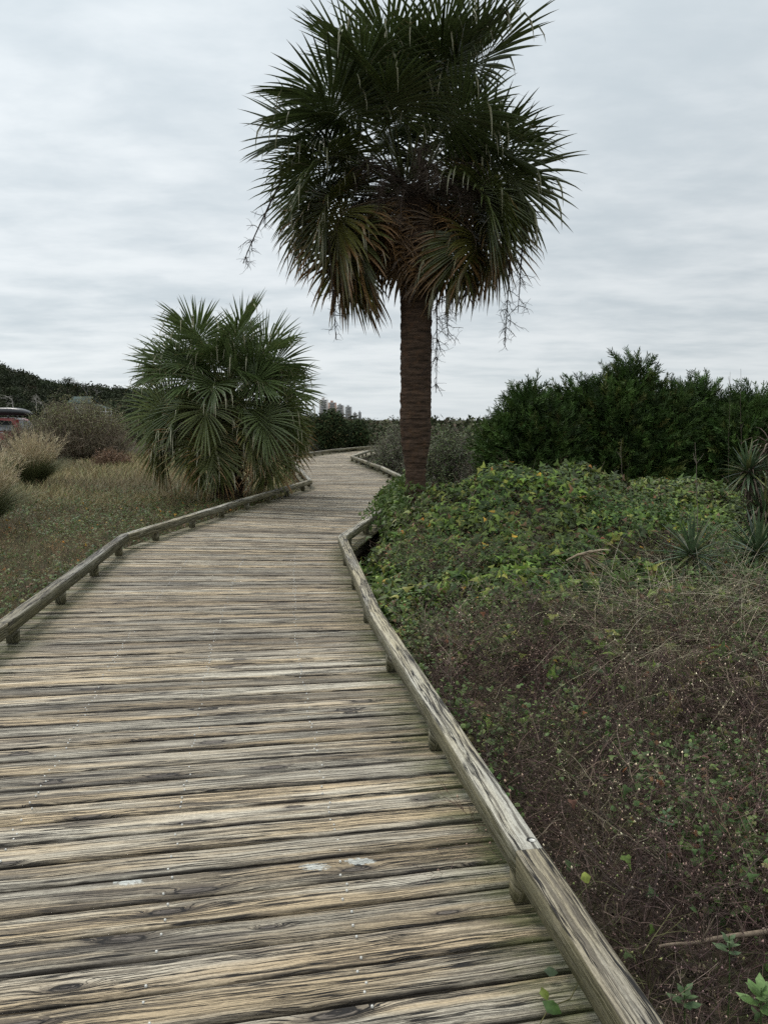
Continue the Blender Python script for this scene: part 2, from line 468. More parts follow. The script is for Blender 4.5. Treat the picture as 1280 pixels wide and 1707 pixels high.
def rnd_pts(n, xr, yr, dens=None):
    x = R.uniform(*xr, n); y = R.uniform(*yr, n)
    k = np.ones(n, bool)
    k &= path_dist(x, y) > 1.42
    k &= np.abs(x) < 0.56 * y + 1.3          # only where the photograph, or a step aside of it, could see
    if dens is not None: k &= R.uniform(0, 1, n) < dens(x, y)
    return x[k], y[k]


# ------------------------------------------------------------------ boardwalk
def lerp(a_, b_, t_): return a_ + (b_ - a_) * t_


def offs(P, dist):
    """offset polyline sideways (positive = right of travel)"""
    P = np.asarray(P); T = norm(np.diff(P, axis=0)); Nn = np.stack([T[:, 1], -T[:, 0]], 1)
    out = []
    for i_ in range(len(P)):
        if i_ == 0: out.append(P[0] + Nn[0] * dist)
        elif i_ == len(P) - 1: out.append(P[-1] + Nn[-1] * dist)
        else:
            m_ = norm(Nn[i_ - 1] + Nn[i_]); out.append(P[i_] + m_ * dist / (m_ @ Nn[i_]))
    return np.array(out)


LO, RO = offs(LP, -0.14), offs(RP, 0.14)
deck = MB(); nails = MB(); bid = 0
ring = np.array([[cos(a_), sin(a_), 0] for a_ in np.arange(6) * pi / 3])
nail_pos = []
for s_ in range(len(LP) - 1):
    Ll = np.linalg.norm(LP[s_ + 1] - LP[s_]); Rl = np.linalg.norm(RP[s_ + 1] - RP[s_])
    nb = int(round((Ll + Rl) / 2 / 0.146))
    for j in range(nb):
        bid += 1
        t0, t1 = j / nb, (j + 1) / nb
        gap = 0.0038 + 0.0048 * random.random()
        A0, A1 = lerp(LO[s_], LO[s_ + 1], t0), lerp(LO[s_], LO[s_ + 1], t1)
        B0, B1 = lerp(RO[s_], RO[s_ + 1], t0), lerp(RO[s_], RO[s_ + 1], t1)
        ex = norm(B0 - A0)
        A0 = A0 - ex * random.uniform(-.006, .015); A1 = A1 - ex * random.uniform(-.006, .015)
        ud = norm(A1 - A0); A0 = A0 + ud * gap; A1 = A1 - ud * gap
        ud = norm(B1 - B0); B0 = B0 + ud * gap; B1 = B1 - ud * gap
        yb = (A0[1] + B0[1]) / 2
        seg = 40 if yb < 7 else (10 if yb < 14 else 6)
        zt = random.uniform(-0.004, 0.003) - 0.002; cup = random.uniform(-.0025, .0025); tw = random.uniform(-.003, .003)
        length = np.linalg.norm(B0 - A0); wid = (np.linalg.norm(A1 - A0) + np.linalg.norm(B1 - B0)) / 2
        prof = [(0, -0.036, -.036), (0.0, -0.006, 0.0), (0.035, 0.0, .004), (0.35, cup, .05), (0.65, cup, .09), (0.965, 0.0, .136), (1.0, -0.006, .14), (1.0, -0.036, .176)]
        us = np.linspace(0, 1, seg + 1)
        wob0 = (vn(us * length * 5, np.full(seg + 1, bid * 3.7), 1) - .5) * 0.007 + (vn(us * length * 18, np.full(seg + 1, bid * 3.7), 2) - .5) * 0.004 if seg > 1 else us * 0
        wob1 = (vn(us * length * 5, np.full(seg + 1, bid * 5.1), 3) - .5) * 0.007 + (vn(us * length * 18, np.full(seg + 1, bid * 5.1), 4) - .5) * 0.004 if seg > 1 else us * 0
        wz = (vn(us * length * 0.9, np.full(seg + 1, bid * 2.3), 5) - .5) * 0.008
        V = []; T = []; Al = []
        wdir = norm((A1 + B1) - (A0 + B0))
        u0 = bid * 5.37
        for k_, u_ in enumerate(us):
            P0 = lerp(A0, B0, u_) + wdir * abs(wob0[k_]); P1 = lerp(A1, B1, u_) - wdir * abs(wob1[k_])
            for (pv, pz, vv) in prof:
                p2 = lerp(P0, P1, pv)
                V.append((p2[0], p2[1], zt + pz + wz[k_] + tw * (u_ - .5)))
                T.append((u0 + u_ * length, vv, bid * 0.731)); Al.append(min(u_, 1 - u_) * length)
        m_ = len(prof); F = []
        for k_ in range(seg):
            for c_ in range(m_ - 1):
                a_ = k_ * m_ + c_; F.append((a_, a_ + m_, a_ + m_ + 1, a_ + 1))
            a_ = k_ * m_ + m_ - 1; F.append((a_, a_ + m_, a_ + 1, k_ * m_))
        F = np.array(F)
        e = seg * m_
        caps = np.array([[0, 1, 6, 7], [1, 2, 5, 6], [e + 7, e + 6, e + 1, e], [e + 6, e + 5, e + 2, e + 1]])
        caps2 = np.array([[2, 3, 4, 5], [e + 5, e + 4, e + 3, e + 2]])
        deck.add(V, [F, caps, caps2], T, Al)
        if yb < 9:
            for off_ in (0.66, 1.24, 1.85):
                for vv in (0.2, 0.5, 0.8):
                    if vv == 0.5 and random.random() < 0.6: continue
                    if random.random() < 0.12: continue
                    uu = 1 - (off_ + random.uniform(-.014, .014)) / length
                    if uu < 0.05: continue
                    P0 = lerp(A0, B0, uu); P1 = lerp(A1, B1, uu); p2 = lerp(P0, P1, vv + random.uniform(-.06, .06))
                    nail_pos.append((p2[0], p2[1], zt + 0.0045))
bw = deck.build('boardwalk', M_DECK)
tag(bw, kind='structure')
NP = np.array(nail_pos); n_ = len(NP)
tv = np.concatenate([ring * 0.0040, ring * 0.0043 + [0, 0, -0.006], [[0, 0, 0.0008]]])
tf = [np.array([[i_, (i_ + 1) % 6, 12] for i_ in range(6)]), np.array([[i_ + 6, (i_ + 1) % 6 + 6, (i_ + 1) % 6, i_] for i_ in range(6)])]
scatter(nails, tv, tf, np.repeat(np.eye(3)[None], n_, 0), NP, 1.0, np.full((n_, 3), .5))
nails.build('nail_heads', M_NAIL, bw)
# joists under the boards
js = MB()
for off_ in (0.06, 0.66, 1.24, 1.82, 2.44):
    Q = offs(RP, 0)
    fr = off_ / 2.5
    Pj = RP + (LP - RP) * fr
    for a_, b_ in zip(Pj[:-1], Pj[1:]):
        dv = norm(b_ - a_); nn = np.array([dv[1], -dv[0]]) * 0.022
        V = [(*(a_ - nn), -.045), (*(a_ + nn), -.045), (*(b_ + nn), -.045), (*(b_ - nn), -.045), (*(a_ - nn), -.28), (*(a_ + nn), -.28), (*(b_ + nn), -.28), (*(b_ - nn), -.28)]
        js.add(V, [np.array([[0, 1, 2, 3], [0, 4, 5, 1], [3, 2, 6, 7], [1, 5, 6, 2], [0, 3, 7, 4]])])
js.build('joists', M_DARKWOOD, bw)


# ------------------------------------------------------------------ kerbs
def beam(P0, P1, m0, m1, w, z0, z1, idn, seg=24, wob=1.0):
    """P0,P1: inner edge ends (2D); m0,m1: mitre vectors from inner to outer edge. Returns chunk."""
    ln = np.linalg.norm(P1 - P0); c = 0.0035
    us = np.linspace(0, 1, seg + 1)
    # profile around: (across 0..1, z, v)
    pr = [(0, z0 + c), (0, z1 - c), (c / w, z1), (0.35, z1), (0.65, z1), (1 - c / w, z1), (1, z1 - c), (1, z0 + c), (1 - c / w, z0), (c / w, z0)]
    vv = [0]
    for (a_, b_) in zip(pr[:-1], pr[1:]): vv.append(vv[-1] + math.hypot((b_[0] - a_[0]) * w, b_[1] - a_[1]))
    V = []; T = []; Al = []; dz = random.uniform(-.003, .003)
    for k_, u_ in enumerate(us):
        a_ = lerp(P0, P1, u_); mm = lerp(m0, m1, u_) if seg < 2 else (m0 if k_ == 0 else (m1 if k_ == seg else norm(lerp(m0, m1, 0.5)) * w))
        s = u_ * ln
        for j_, (ax, z_) in enumerate(pr):
            n_ = (float(vn(s * 4, j_ * 1.3 + idn * 9, 11)) - .5) * 0.006 * wob + (float(vn(s * 15, j_ * 1.3 + idn * 9, 12)) - .5) * 0.003 * wob
            if k_ in (0, seg): n_ = 0
            p2 = a_ + mm * (ax + n_ / w * (1 if ax > .5 else -1) * (0 if .2 < ax < .8 else 1))
            V.append((p2[0], p2[1], z_ + n_ * (1 if z_ > (z0 + z1) / 2 else -.5) + dz))
            T.append((idn * 6.1 + s, vv[j_] + idn * .37, idn * 1.37))
            Al.append(0.60 if j_ in (2, 3, 4, 5) else (0.20 if j_ in (1, 6) else 0.06))
    m_ = len(pr); F = []
    for k_ in range(seg):
        for c_ in range(m_):
            a_ = k_ * m_ + c_; b_ = k_ * m_ + (c_ + 1) % m_; F.append((a_, b_, b_ + m_, a_ + m_))
    e = seg * m_
    caps = np.array([[0, 9, 8, 7], [0, 7, 6, 1], [1, 6, 5, 2], [2, 5, 4, 3], [e + 7, e + 8, e + 9, e], [e + 1, e + 6, e + 7, e], [e + 2, e + 5, e + 6, e + 1], [e + 3, e + 4, e + 5, e + 2]])
    return V, [np.array(F), caps], T, Al


def kerb(P, side, label, first, bolt_near=False):
    w = 0.092
    root = thing('timber_kerb', (P[1][0], P[1][1], 0), label, 'kerb rail', 'timber kerbs along the boardwalk')
    T = norm(np.diff(P, axis=0)); Nn = np.stack([T[:, 1], -T[:, 0]], 1) * side
    mit = []
    for i_ in range(len(P)):
        if i_ == 0: mit.append(Nn[0] * w)
        elif i_ == len(P) - 1: mit.append(Nn[-1] * w)
        else:
            m_ = norm(Nn[i_ - 1] + Nn[i_]); mit.append(m_ * w / (m_ @ Nn[i_]))
    idn = 3 if side > 0 else 47
    for i_ in range(len(P) - 1):
        a_, b_ = P[i_], P[i_ + 1]; ln = np.linalg.norm(b_ - a_)
        k_ = max(1, int(round(ln / 3.9)))
        for j in range(k_):
            idn += 1
            p0 = lerp(a_, b_, j / k_) + T[i_] * (0.0015 if (j or i_) else 0); p1 = lerp(a_, b_, (j + 1) / k_) - T[i_] * 0.0015
            m0 = mit[i_] if j == 0 else Nn[i_] * w; m1 = mit[i_ + 1] if j == k_ - 1 else Nn[i_] * w
            mb = MB(); mb.add(*beam(p0, p1, m0, m1, w, 0.108, 0.200, idn, 40 if a_[1] < 9 else 10, 0.18))
            mb.build('rail', M_RAIL, root)
    # blocks
    arc = np.concatenate([[0], np.cumsum(np.linalg.norm(np.diff(P, axis=0), axis=1))])
    s = first
    while s < arc[-1] - 0.2:
        i_ = np.searchsorted(arc, s) - 1; i_ = max(0, min(i_, len(P) - 2))
        c2 = lerp(P[i_], P[i_ + 1], (s - arc[i_]) / (arc[i_ + 1] - arc[i_]))
        hl = 0.024; dv = T[i_]; nn = Nn[i_]
        idn += 1; h_ = 0.1035
        p0 = c2 - dv * hl + nn * 0.006; p1 = c2 + dv * hl + nn * 0.006
        mb = MB(); mb.add(*beam(p0, p1, nn * 0.08, nn * 0.08, 0.08, 0.0055, h_, idn, 1, 0.0))
        o = mb.build('block', M_RAIL, root)
        s += 1.21
    return root


def first_arc(P, y_at):
    arc = 0
    for a_, b_ in zip(P[:-1], P[1:]):
        l_ = np.linalg.norm(b_ - a_)
        if a_[1] <= y_at <= b_[1]:
            s = arc + l_ * (y_at - a_[1]) / (b_[1] - a_[1]); return s % 1.21
        arc += l_
    return 0.5


kl = kerb(LP, -1, 'weathered timber kerb on small blocks along the left edge of the boardwalk', first_arc(LP, 5.42))
kr = kerb(RP, 1, 'weathered timber kerb on small blocks along the right edge, beside the vines', first_arc(RP, 2.42))
# bolt head at the right kerb's near joint; dark disc paints its counterbore's shade
bp_ = gp(887, 1402, 0.2)
mb = MB(); th = np.arange(14) * 2 * pi / 14
c_ = np.stack([np.cos(th) * 0.011, np.sin(th) * 0.011, th * 0], 1) + bp_ + [0, 0, 0.0030]
mb.add(np.concatenate([c_, c_ - [0, 0, .01]]), [np.array([list(range(14))]), np.array([[i_, (i_ + 1) % 14, (i_ + 1) % 14 + 14, i_ + 14] for i_ in range(14)])])
mb.build('bolt_head', M_NAIL, kr)
M_RECESS_SHADE = simple('painted_recess_shade', (0.015, 0.013, 0.012), 0.9)
mb = MB(); c2 = np.stack([np.cos(th) * 0.016, np.sin(th) * 0.016, th * 0], 1) + bp_ + [-.003, 0.004, 0.0018]
mb.add(np.concatenate([c2, c2 - [0, 0, .008]]), [np.array([list(range(14))]), np.array([[i_, (i_ + 1) % 14, (i_ + 1) % 14 + 14, i_ + 14] for i_ in range(14)])])
mb.build('recess_shade_disc', M_RECESS_SHADE, kr)

# ------------------------------------------------------------------ sabal palms
UP = np.array([0, 0, 1.0])


def frond(o, az, e0, Lp, Lb, droop, age, nseg=46, seed=0, fine=True):
    """one costapalmate leaf; age 0 fresh .. 1 old .. 1.5 dead"""
    r = np.random.default_rng(seed)
    m = MB()
    d_ = np.array([cos(az) * cos(e0), sin(az) * cos(e0), sin(e0)])
    P = [np.array(o, float)]; k = 9; e = e0
    sidev = np.array([-sin(az), cos(az), 0])
    roll = r.normal(0, 0.60)
    for i_ in range(k):
        e -= droop * (0.35 + 0.65 * i_ / k) / k
        e = max(e, -1.5)
        d_ = np.array([cos(az) * cos(e), sin(az) * cos(e), sin(e)])
        P.append(P[-1] + d_ * Lp / k)
    P = np.array(P)
    pt = np.array([0.075, 0.085, 0.03]) if age < 0.8 else np.array([0.10, 0.07, 0.035])
    V, F = tube(P, np.linspace(0.022, 0.011, len(P)), 4)
    m.add(V, F, pt * r.uniform(.7, 1.1))
    # costa carries on, recurving
    cl = 0.42 * Lb; cost = [P[-1]]; cd = [d_]; e2 = e
    for i_ in range(6):
        e2 -= (0.50 + 0.35 * age + 0.75 * min(1.0, max(0.0, (1.15 - e0) / 0.9))) / 6
        dd = np.array([cos(az) * cos(e2), sin(az) * cos(e2), sin(e2)])
        cost.append(cost[-1] + dd * cl / 6); cd.append(dd)
    cost = np.array(cost); cd = np.array(cd)
    V, F = tube(cost, np.linspace(0.011, 0.004, 7), 4); m.add(V, F, pt)
    green = np.array([0.046, 0.064, 0.021]) * r.uniform(.8, 1.25)
    green = green * (1 - 0.25 * min(age, 1)) + np.array([0.075, 0.056, 0.010]) * min(age, 1) * r.uniform(.3, 1.0)
    dead = np.array([0.15, 0.10, 0.062]) * r.uniform(.7, 1.3)
    if age > 1.2: green = dead
    brown = np.array([0.165, 0.095, 0.042])
    phis = np.linspace(-1, 1, nseg) * radians(142)
    K = 8
    ts = np.array([0, .14, .30, .46, .60, .74, .88, 1.0])
    Vs = []; Ts = []
    fold = r.uniform(0.18, 0.5) if age < 0.9 else r.uniform(-0.5, 0.1)
    for ii, ph in enumerate(phis):
        ca = 1 - (abs(ph) / radians(142)) ** 0.8
        idx = ca * 5.5; i0 = int(idx); f_ = idx - i0
        base = cost[i0] * (1 - f_) + cost[min(i0 + 1, 6)] * f_
        fd = norm(cd[i0] * (1 - f_) + cd[min(i0 + 1, 6)] * f_)
        nrm_ = np.cross(fd, sidev); nrm_ = nrm_ if nrm_[2] > 0 or e2 < -1.2 else -nrm_
        sv = sidev * cos(roll) + nrm_ * sin(roll); n2 = norm(np.cross(fd, sv)); n2 = n2 if n2 @ nrm_ > 0 else -n2
        dr = norm(fd * cos(ph) + sv * sin(ph) + n2 * fold * abs(sin(ph)) + r.normal(0, 0.035, 3))
        ln = Lb * (0.66 + 0.34 * cos(ph * 0.75)) * r.uniform(0.86, 1.06) * (1 - 0.42 * ca * 0.6)
        if age > 1.2: ln *= r.uniform(.6, 1)
        dphi = radians(284) / nseg
        split = 0.42
        wmax = min(0.05, 2 * ln * split * math.tan(dphi / 2) * 1.25 + 0.003)
        wd = np.array([0.10, .34, .68, 1.0, .86, .60, .32, .03]) * wmax
        grav = (0.14 + 0.36 * age) * (0.5 + 0.9 * max(0, 1 - abs(dr[2]))) * r.uniform(.6, 1.5)
        if age > 1.2: grav *= 1.6
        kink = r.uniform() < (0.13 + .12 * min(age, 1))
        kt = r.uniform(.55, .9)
        p = base.copy(); cur = dr.copy(); pts = [p]
        for kk in range(1, K):
            st_ = (ts[kk] - ts[kk - 1]) * ln
            cur = norm(cur + np.array([0, 0, -1.0]) * grav * (ts[kk] ** 1.6) * 0.42 + (np.array([0, 0, -1.6]) if (kink and ts[kk] > kt) else 0))
            p = p + cur * st_; pts.append(p)
        pts = np.array(pts)
        tdir = norm(np.gradient(pts, axis=0))
        side = norm(np.cross(tdir, n2)); 
        nn = np.cross(side, tdir)
        vfold = 0.62
        a_ = pts + side * wd[:, None] * .5 + nn * wd[:, None] * vfold * .5
        c_ = pts - side * wd[:, None] * .5 + nn * wd[:, None] * vfold * .5
        b_ = pts - nn * wd[:, None] * vfold * .5
        Vs.append(np.stack([a_, b_, c_], 1).reshape(-1, 3))
        tipb = np.clip((ts - (1.05 - 0.68 * age * r.uniform(.3, 1.3))) * 4, 0, 1)[:, None] if age > 0.15 else (ts[:, None] > 0.93) * 0.6
        col = green * r.uniform(.8, 1.2) * (1 - tipb) + brown * r.uniform(.7, 1.25) * tipb
        if age < 1.2 and kink: kf_ = (ts[:, None] > kt) * 1.0; col = col * (1 - kf_) + np.array([.21, .20, .13]) * kf_  # bent tips tinted pale: glints of reflected light painted in
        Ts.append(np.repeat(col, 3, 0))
        if fine and age < 1.0 and r.uniform() < 0.22:
            q0 = pts[4]; cv_ = r.normal(0, 0.05, 3)
            th_ = np.array([q0, q0 + dr * .10 + cv_ * .5, q0 + dr * .17 + cv_ * 1.4 - UP * .02, q0 + dr * .20 + cv_ * 2.4 - UP * .09])
            VV, FF = ribbons(th_[None], np.array([[.004, .003, .003, .002]]), norm(r.normal(size=(1, 3))))
            m.add(VV, FF, (0.14, 0.12, 0.08))
    Vs = np.concatenate(Vs); Ts = np.concatenate(Ts)
    i_ = (np.arange(nseg)[:, None, None] * K * 3 + np.arange(K - 1)[None, :, None] * 3 + np.arange(2)[None, None])
    F = np.stack([i_, i_ + 1, i_ + 4, i_ + 3], -1).reshape(-1, 4)
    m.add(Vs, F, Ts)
    return m


def flower_stalk(o, az, e0, length, droop, dens, seed, rad=0.012, col=(0.075, 0.055, 0.042), down=False):
    r = np.random.default_rng(seed); m = MB()
    e = e0; P = [np.array(o, float)]; k = 12
    for i_ in range(k):
        e = max(-1.5, e - droop / k * (0.4 + 1.2 * i_ / k)); a_ = az + r.normal(0, .12)
        P.append(P[-1] + np.array([cos(a_) * cos(e), sin(a_) * cos(e), sin(e)]) * length / k)
    P = np.array(P); V, F = tube(P, np.linspace(rad, rad * .35, k + 1), 4); m.add(V, F, col)

    def wig(p, dr, ln, rr, n_=6, grav=.16):
        pts = [p]; d0 = dr
        for _ in range(n_):
            d0 = norm(d0 + r.normal(0, .28, 3) + np.array([0, 0, -grav])); pts.append(pts[-1] + d0 * ln / n_)
        pts = np.array(pts); V_, F_ = tube(pts, np.linspace(rr, rr * .45, n_ + 1), 3); m.add(V_, F_, np.array(col) * r.uniform(.7, 1.3))
        return pts
    for s in range(dens):
        t_ = r.uniform(.18, 1.0); i_ = min(int(t_ * k), k - 1); tdir = norm(P[i_ + 1] - P[i_])
        dr = norm(tdir * .7 + r.normal(0, .6, 3))
        b1 = wig(P[i_], dr, r.uniform(.14, .38) * (1.25 - t_ * .5), rad * .42)
        for _ in range(r.integers(3, 7)):
            j = r.integers(1, len(b1) - 1); wig(b1[j], norm(b1[j + 1] - b1[j] + r.normal(0, .5, 3)), r.uniform(.06, .2), rad * .22, 4)
    return m


def palm_trunk(base, h, prof, seed, rough=0.02, boots_from=None, lean=(0, 0)):
    """ringed trunk; prof: list of (z, radius)"""
    nz, na = int(h / 0.014), 64
    z = np.linspace(0, h, nz + 1); th = np.arange(na) * 2 * pi / na
    pz, pr = zip(*prof); rr = np.interp(z, pz, pr)
    TH, ZZ = np.meshgrid(th, z)
    cx = np.cos(TH) * 3 + 10; cy = np.sin(TH) * 3 + 10
    n1_ = fbm(cx, ZZ * 22 + cy * .6, seed) - .5
    n2_ = fbm(cx * 2 + cy * 1.3, ZZ * 9, seed + 5) - .5
    rings = np.abs(((ZZ * 17 + fbm(cx, cy + ZZ, seed + 9) * 1.2) % 1.0) - .5) - .25
    bt = sstep(ZZ, boots_from - .05, boots_from + .25) if boots_from else 0
    Rr = rr[:, None] + n1_ * rough * (1 + 2.2 * bt) + n2_ * rough * (1 + 1.5 * bt) + rings * 0.007
    V = np.stack([base[0] + Rr * np.cos(TH) + lean[0] * ZZ, base[1] + Rr * np.sin(TH) + lean[1] * ZZ, base[2] + ZZ], -1).reshape(-1, 3)
    i_ = np.arange(nz)[:, None] * na; j = np.arange(na)[None]
    F = np.stack([i_ + j, i_ + (j + 1) % na, i_ + na + (j + 1) % na, i_ + na + j], -1).reshape(-1, 4)
    return MB().add(V, F)


def boots(center, z0, z1, n, rad, ln, seed, out=0.55, wdt=.06):
    """old leaf bases: flat split stubs pointing up and outward"""
    r = np.random.default_rng(seed); m = MB()
    for i_ in range(n):
        a_ = i_ * 2.39996 + r.normal(0, .1); z = lerp(z0, z1, (i_ + r.uniform(0, 1)) / n)
        dr = norm(np.array([cos(a_) * out, sin(a_) * out, r.uniform(.5, 1.0)])); sd = np.array([-sin(a_), cos(a_), 0])
        p = np.array([center[0] + cos(a_) * rad, center[1] + sin(a_) * rad, z]); l_ = ln * r.uniform(.6, 1.3)
        nn = np.cross(dr, sd)
        c_ = np.array([0.075, .052, .035]) * r.uniform(.6, 1.7)
        for sgn in (-1, 1):
            b0 = p + sd * sgn * wdt * .55; b1 = p + dr * l_ * .5 + sd * sgn * wdt * .35; b2 = p + dr * l_ + sd * sgn * wdt * r.uniform(.05, .25)
            V = []
            for bb, w_ in ((b0, wdt), (b1, wdt * .55), (b2, wdt * .35)):
                for (sx, sy) in ((-.5, -.3), (.5, -.3), (.5, .3), (-.5, .3)): V.append(bb + sd * w_ * sx + nn * w_ * sy)
            F = []
            for k_ in range(2):
                for j in range(4): F.append((k_ * 4 + j, k_ * 4 + (j + 1) % 4, k_ * 4 + 4 + (j + 1) % 4, k_ * 4 + 4 + j))
            F.append((8, 9, 10, 11)); m.add(V, np.array(F), c_)
    return m


# the tall palm
PB = np.array([0.47, 11.9, -0.45])
bp = thing('palm_tree', PB, 'tall cabbage palm with bare ringed trunk and full round crown beside the path', 'palm tree')
palm_trunk(PB, 5.35, [(0, .17), (1.0, .150), (1.30, .150), (1.62, .205), (1.9, .228), (3.0, .226), (3.7, .230), (4.0, .236), (4.25, .275), (4.6, .30), (5.0, .24), (5.25, .15)], 4, .026, 3.85).build('trunk', M_TRUNK, bp, smooth=False)
boots(PB + [0, 0, 0], 3.45, 4.55, 90, .22, .13, 5, .30, .05).build('leaf_bases', M_TWIG, bp)
ga = 2.39996
nfr = 76
for i_ in range(nfr):
    t_ = i_ / (nfr - 1)                      # 0 youngest (top) .. 1 oldest
    rr_ = random.Random(i_ + 100)
    azm = (i_ * ga) % (2 * pi)
    if .20 < t_ < .95 and abs(azm - 1.5 * pi) < (.62 if t_ < .6 else .80): continue      # the old flower stalks fill this gap
    el_ = math.asin(lerp(.985, -.36, t_ ** .92)) + radians(rr_.uniform(-10, 10))
    az_ = i_ * ga + rr_.uniform(-.2, .2)
    zo = 5.12 - 0.42 * t_ + PB[2] + 0.36
    o = (PB[0] - .16 + cos(az_) * .12, PB[1] + sin(az_) * .12, zo)
    age = 0.0 if t_ < .30 else (t_ - .30) / .70 * 1.1
    if t_ > .78 and rr_.random() < .6: age = 1.3
    Lp_ = rr_.uniform(.72, 1.02) * (1 + .30 * max(0, sin(el_)))
    droop = 0.20 + 0.50 * t_
    if age > 1.2: droop = 1.5; Lp_ *= .55
    Lb_ = rr_.uniform(1.05, 1.28) * (1 + .14 * max(0, sin(el_)))
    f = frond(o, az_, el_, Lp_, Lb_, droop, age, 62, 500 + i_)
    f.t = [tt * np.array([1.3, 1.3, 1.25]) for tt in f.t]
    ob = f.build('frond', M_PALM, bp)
    if age > 1.2: ob['label'] = 'dead brown hanging frond'
for i_, (az_, el_, Lp_, Lb_, age) in enumerate(((3.05, -12, 1.05, 1.35, .9), (3.45, -30, 1.0, 1.25, 1.0), (3.6, -8, 1.0, 1.3, .8), (-.15, -14, .95, 1.2, .9), (-.5, -30, .95, 1.15, 1.0), (.3, -22, 1.0, 1.1, 1.0), (2.7, -26, 1.1, 1.25, 1.0), (-2.55, -22, 1.0, 1.15, .9), (-1.2, 78, 1.35, 1.35, 0), (-.4, 72, 1.35, 1.35, 0), (1.9, 80, 1.4, 1.3, 0), (-2.0, 70, 1.25, 1.3, 0), (.5, 66, 1.1, 1.15, 0), (2.9, 62, 1.2, 1.3, 0))):
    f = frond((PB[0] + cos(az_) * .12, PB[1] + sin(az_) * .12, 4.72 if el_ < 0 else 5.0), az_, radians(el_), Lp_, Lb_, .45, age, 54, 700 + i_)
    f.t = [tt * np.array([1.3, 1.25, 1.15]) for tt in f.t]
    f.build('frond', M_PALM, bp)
for i_ in range(18):
    a_ = i_ * 0.9 + .3 if i_ < 7 else -1.57 + (i_ - 12) * .28
    flower_stalk((PB[0] + .1 * cos(a_), PB[1] + .1 * sin(a_), 4.75 - .05 * (i_ % 3)), a_, radians(62 - 14 * (i_ % 4)), 1.30, 2.4, 42, 900 + i_, .011).build('flower_stalk', M_TWIG, bp)
for (x0, y0, x1, y1, dd, n_) in ((728, 470, 728, 655, 11.5, 16), (742, 470, 752, 560, 11.6, 9), (852, 390, 842, 575, 11.4, 14), (470, 300, 398, 435, 11.6, 12), (548, 400, 566, 565, 11.3, 9), (872, 380, 862, 520, 11.5, 8)):
    p0 = at(x0, y0, dd); p1 = at(x1, y1, dd); v_ = p1 - p0
    flower_stalk(p0, math.atan2(.1, v_[0] + 1e-3), math.asin(max(-.999, v_[2] / np.linalg.norm(v_))), np.linalg.norm(v_), .1, n_ + 4, 950 + x0, .015, (0.04, .03, .024)).build('flower_stalk', M_TWIG, bp)

for i_, az_ in enumerate((-1.1, -1.75, -2.2, -.5, -1.4)):
    f = frond((PB[0] + cos(az_) * .2, PB[1] + sin(az_) * .2, 4.25 - .08 * i_), az_, radians(-25), .38, .75, 1.4, 1.3, 34, 760 + i_)
    f.build('frond', M_PALM, bp)['label'] = 'dead brown hanging frond'

# the low palm on the left
SB = np.array([(380 - 640) / F_PX * 16.0, 16.0, -0.15])
sp = thing('palm_tree', SB, 'shorter bushy palm with fronds almost to the ground, left of the path', 'palm tree')
palm_trunk(SB, 2.5, [(0, .30), (.3, .27), (1.0, .24), (2.5, .15)], 14, .03, 0.05).build('trunk', M_TRUNK, sp)
boots(SB, -.05, 1.8, 110, .24, .30, 15, .8, .05).build('leaf_bases', M_TWIG, sp)
nfr = 74
for i_ in range(nfr):
    t_ = i_ / (nfr - 1); rr_ = random.Random(i_ + 300)
    el_ = math.asin(lerp(.985, -.22, t_)) + radians(rr_.uniform(-11, 11)); az_ = i_ * ga + 1 + rr_.uniform(-.2, .2)
    o = (SB[0] + cos(az_) * .12, SB[1] + sin(az_) * .12, SB[2] + 2.35 - .75 * t_)
    age = 0.0 if t_ < .42 else (t_ - .42) / .58 * .95
    f = frond(o, az_, el_, rr_.uniform(.66, 1.05), rr_.uniform(1.0, 1.16), (.2 + .45 * t_), age * .8, 58, 1500 + i_)
    f.t = [tt * np.array([2.35, 2.35, 2.5]) for tt in f.t]
    f.build('frond', M_PALM, sp)
for i_ in range(3):
    flower_stalk((SB[0], SB[1], SB[2] + 1.7), -1.2 + i_ * 1.1, radians(30), 1.0, 1.6, 12, 980 + i_, .010).build('flower_stalk', M_TWIG, sp)

# ------------------------------------------------------------------ leaf templates
def tmpl_vine():
    # three-lobed, slightly cupped leaf lying in xy with its stalk end at the origin
    o = np.array([(0, 0), (-.30, -.10), (-.48, .10), (-.22, .30), (-.13, .55), (0, 1.0), (.13, .55), (.22, .30), (.48, .10), (.30, -.10)])
    z = -0.55 * (o[:, 0] ** 2 * 1.3) - 0.18 * (o[:, 1] - .3) ** 2
    v = np.concatenate([np.c_[o, z], [[0, .28, .06]]])
    f = np.array([[i_, (i_ + 1) % 10, 10] for i_ in range(10)])[:, ::-1]
    return v, np.ascontiguousarray(f)


def tmpl_oval(w=.42):
    o = np.array([(0, 0), (-w * .8, .3), (-w, .6), (0, 1), (w, .6), (w * .8, .3)])
    z = -0.4 * o[:, 0] ** 2 - .15 * o[:, 1] ** 2
    v = np.concatenate([np.c_[o, z], [[0, .5, .05]]])
    f = np.array([[i_, 6, (i_ + 1) % 6] for i_ in range(6)])
    return v, f


VINE, OVAL = tmpl_vine(), tmpl_oval()


def surf_normal(fn, x, y, e=.06):
    return norm(np.stack([-(fn(x + e, y) - fn(x - e, y)) / (2 * e), -(fn(x, y + e) - fn(x, y - e)) / (2 * e), np.ones_like(x)], -1))


def leaves(mb, x, y, z, nrm_, size, tint, tmpl, tilt=.55):
    n = len(x); nn = norm(nrm_ + R.normal(0, tilt, (n, 3)))
    scatter(mb, tmpl[0], tmpl[1], frames(nn), np.stack([x, y, z], -1), size, tint)


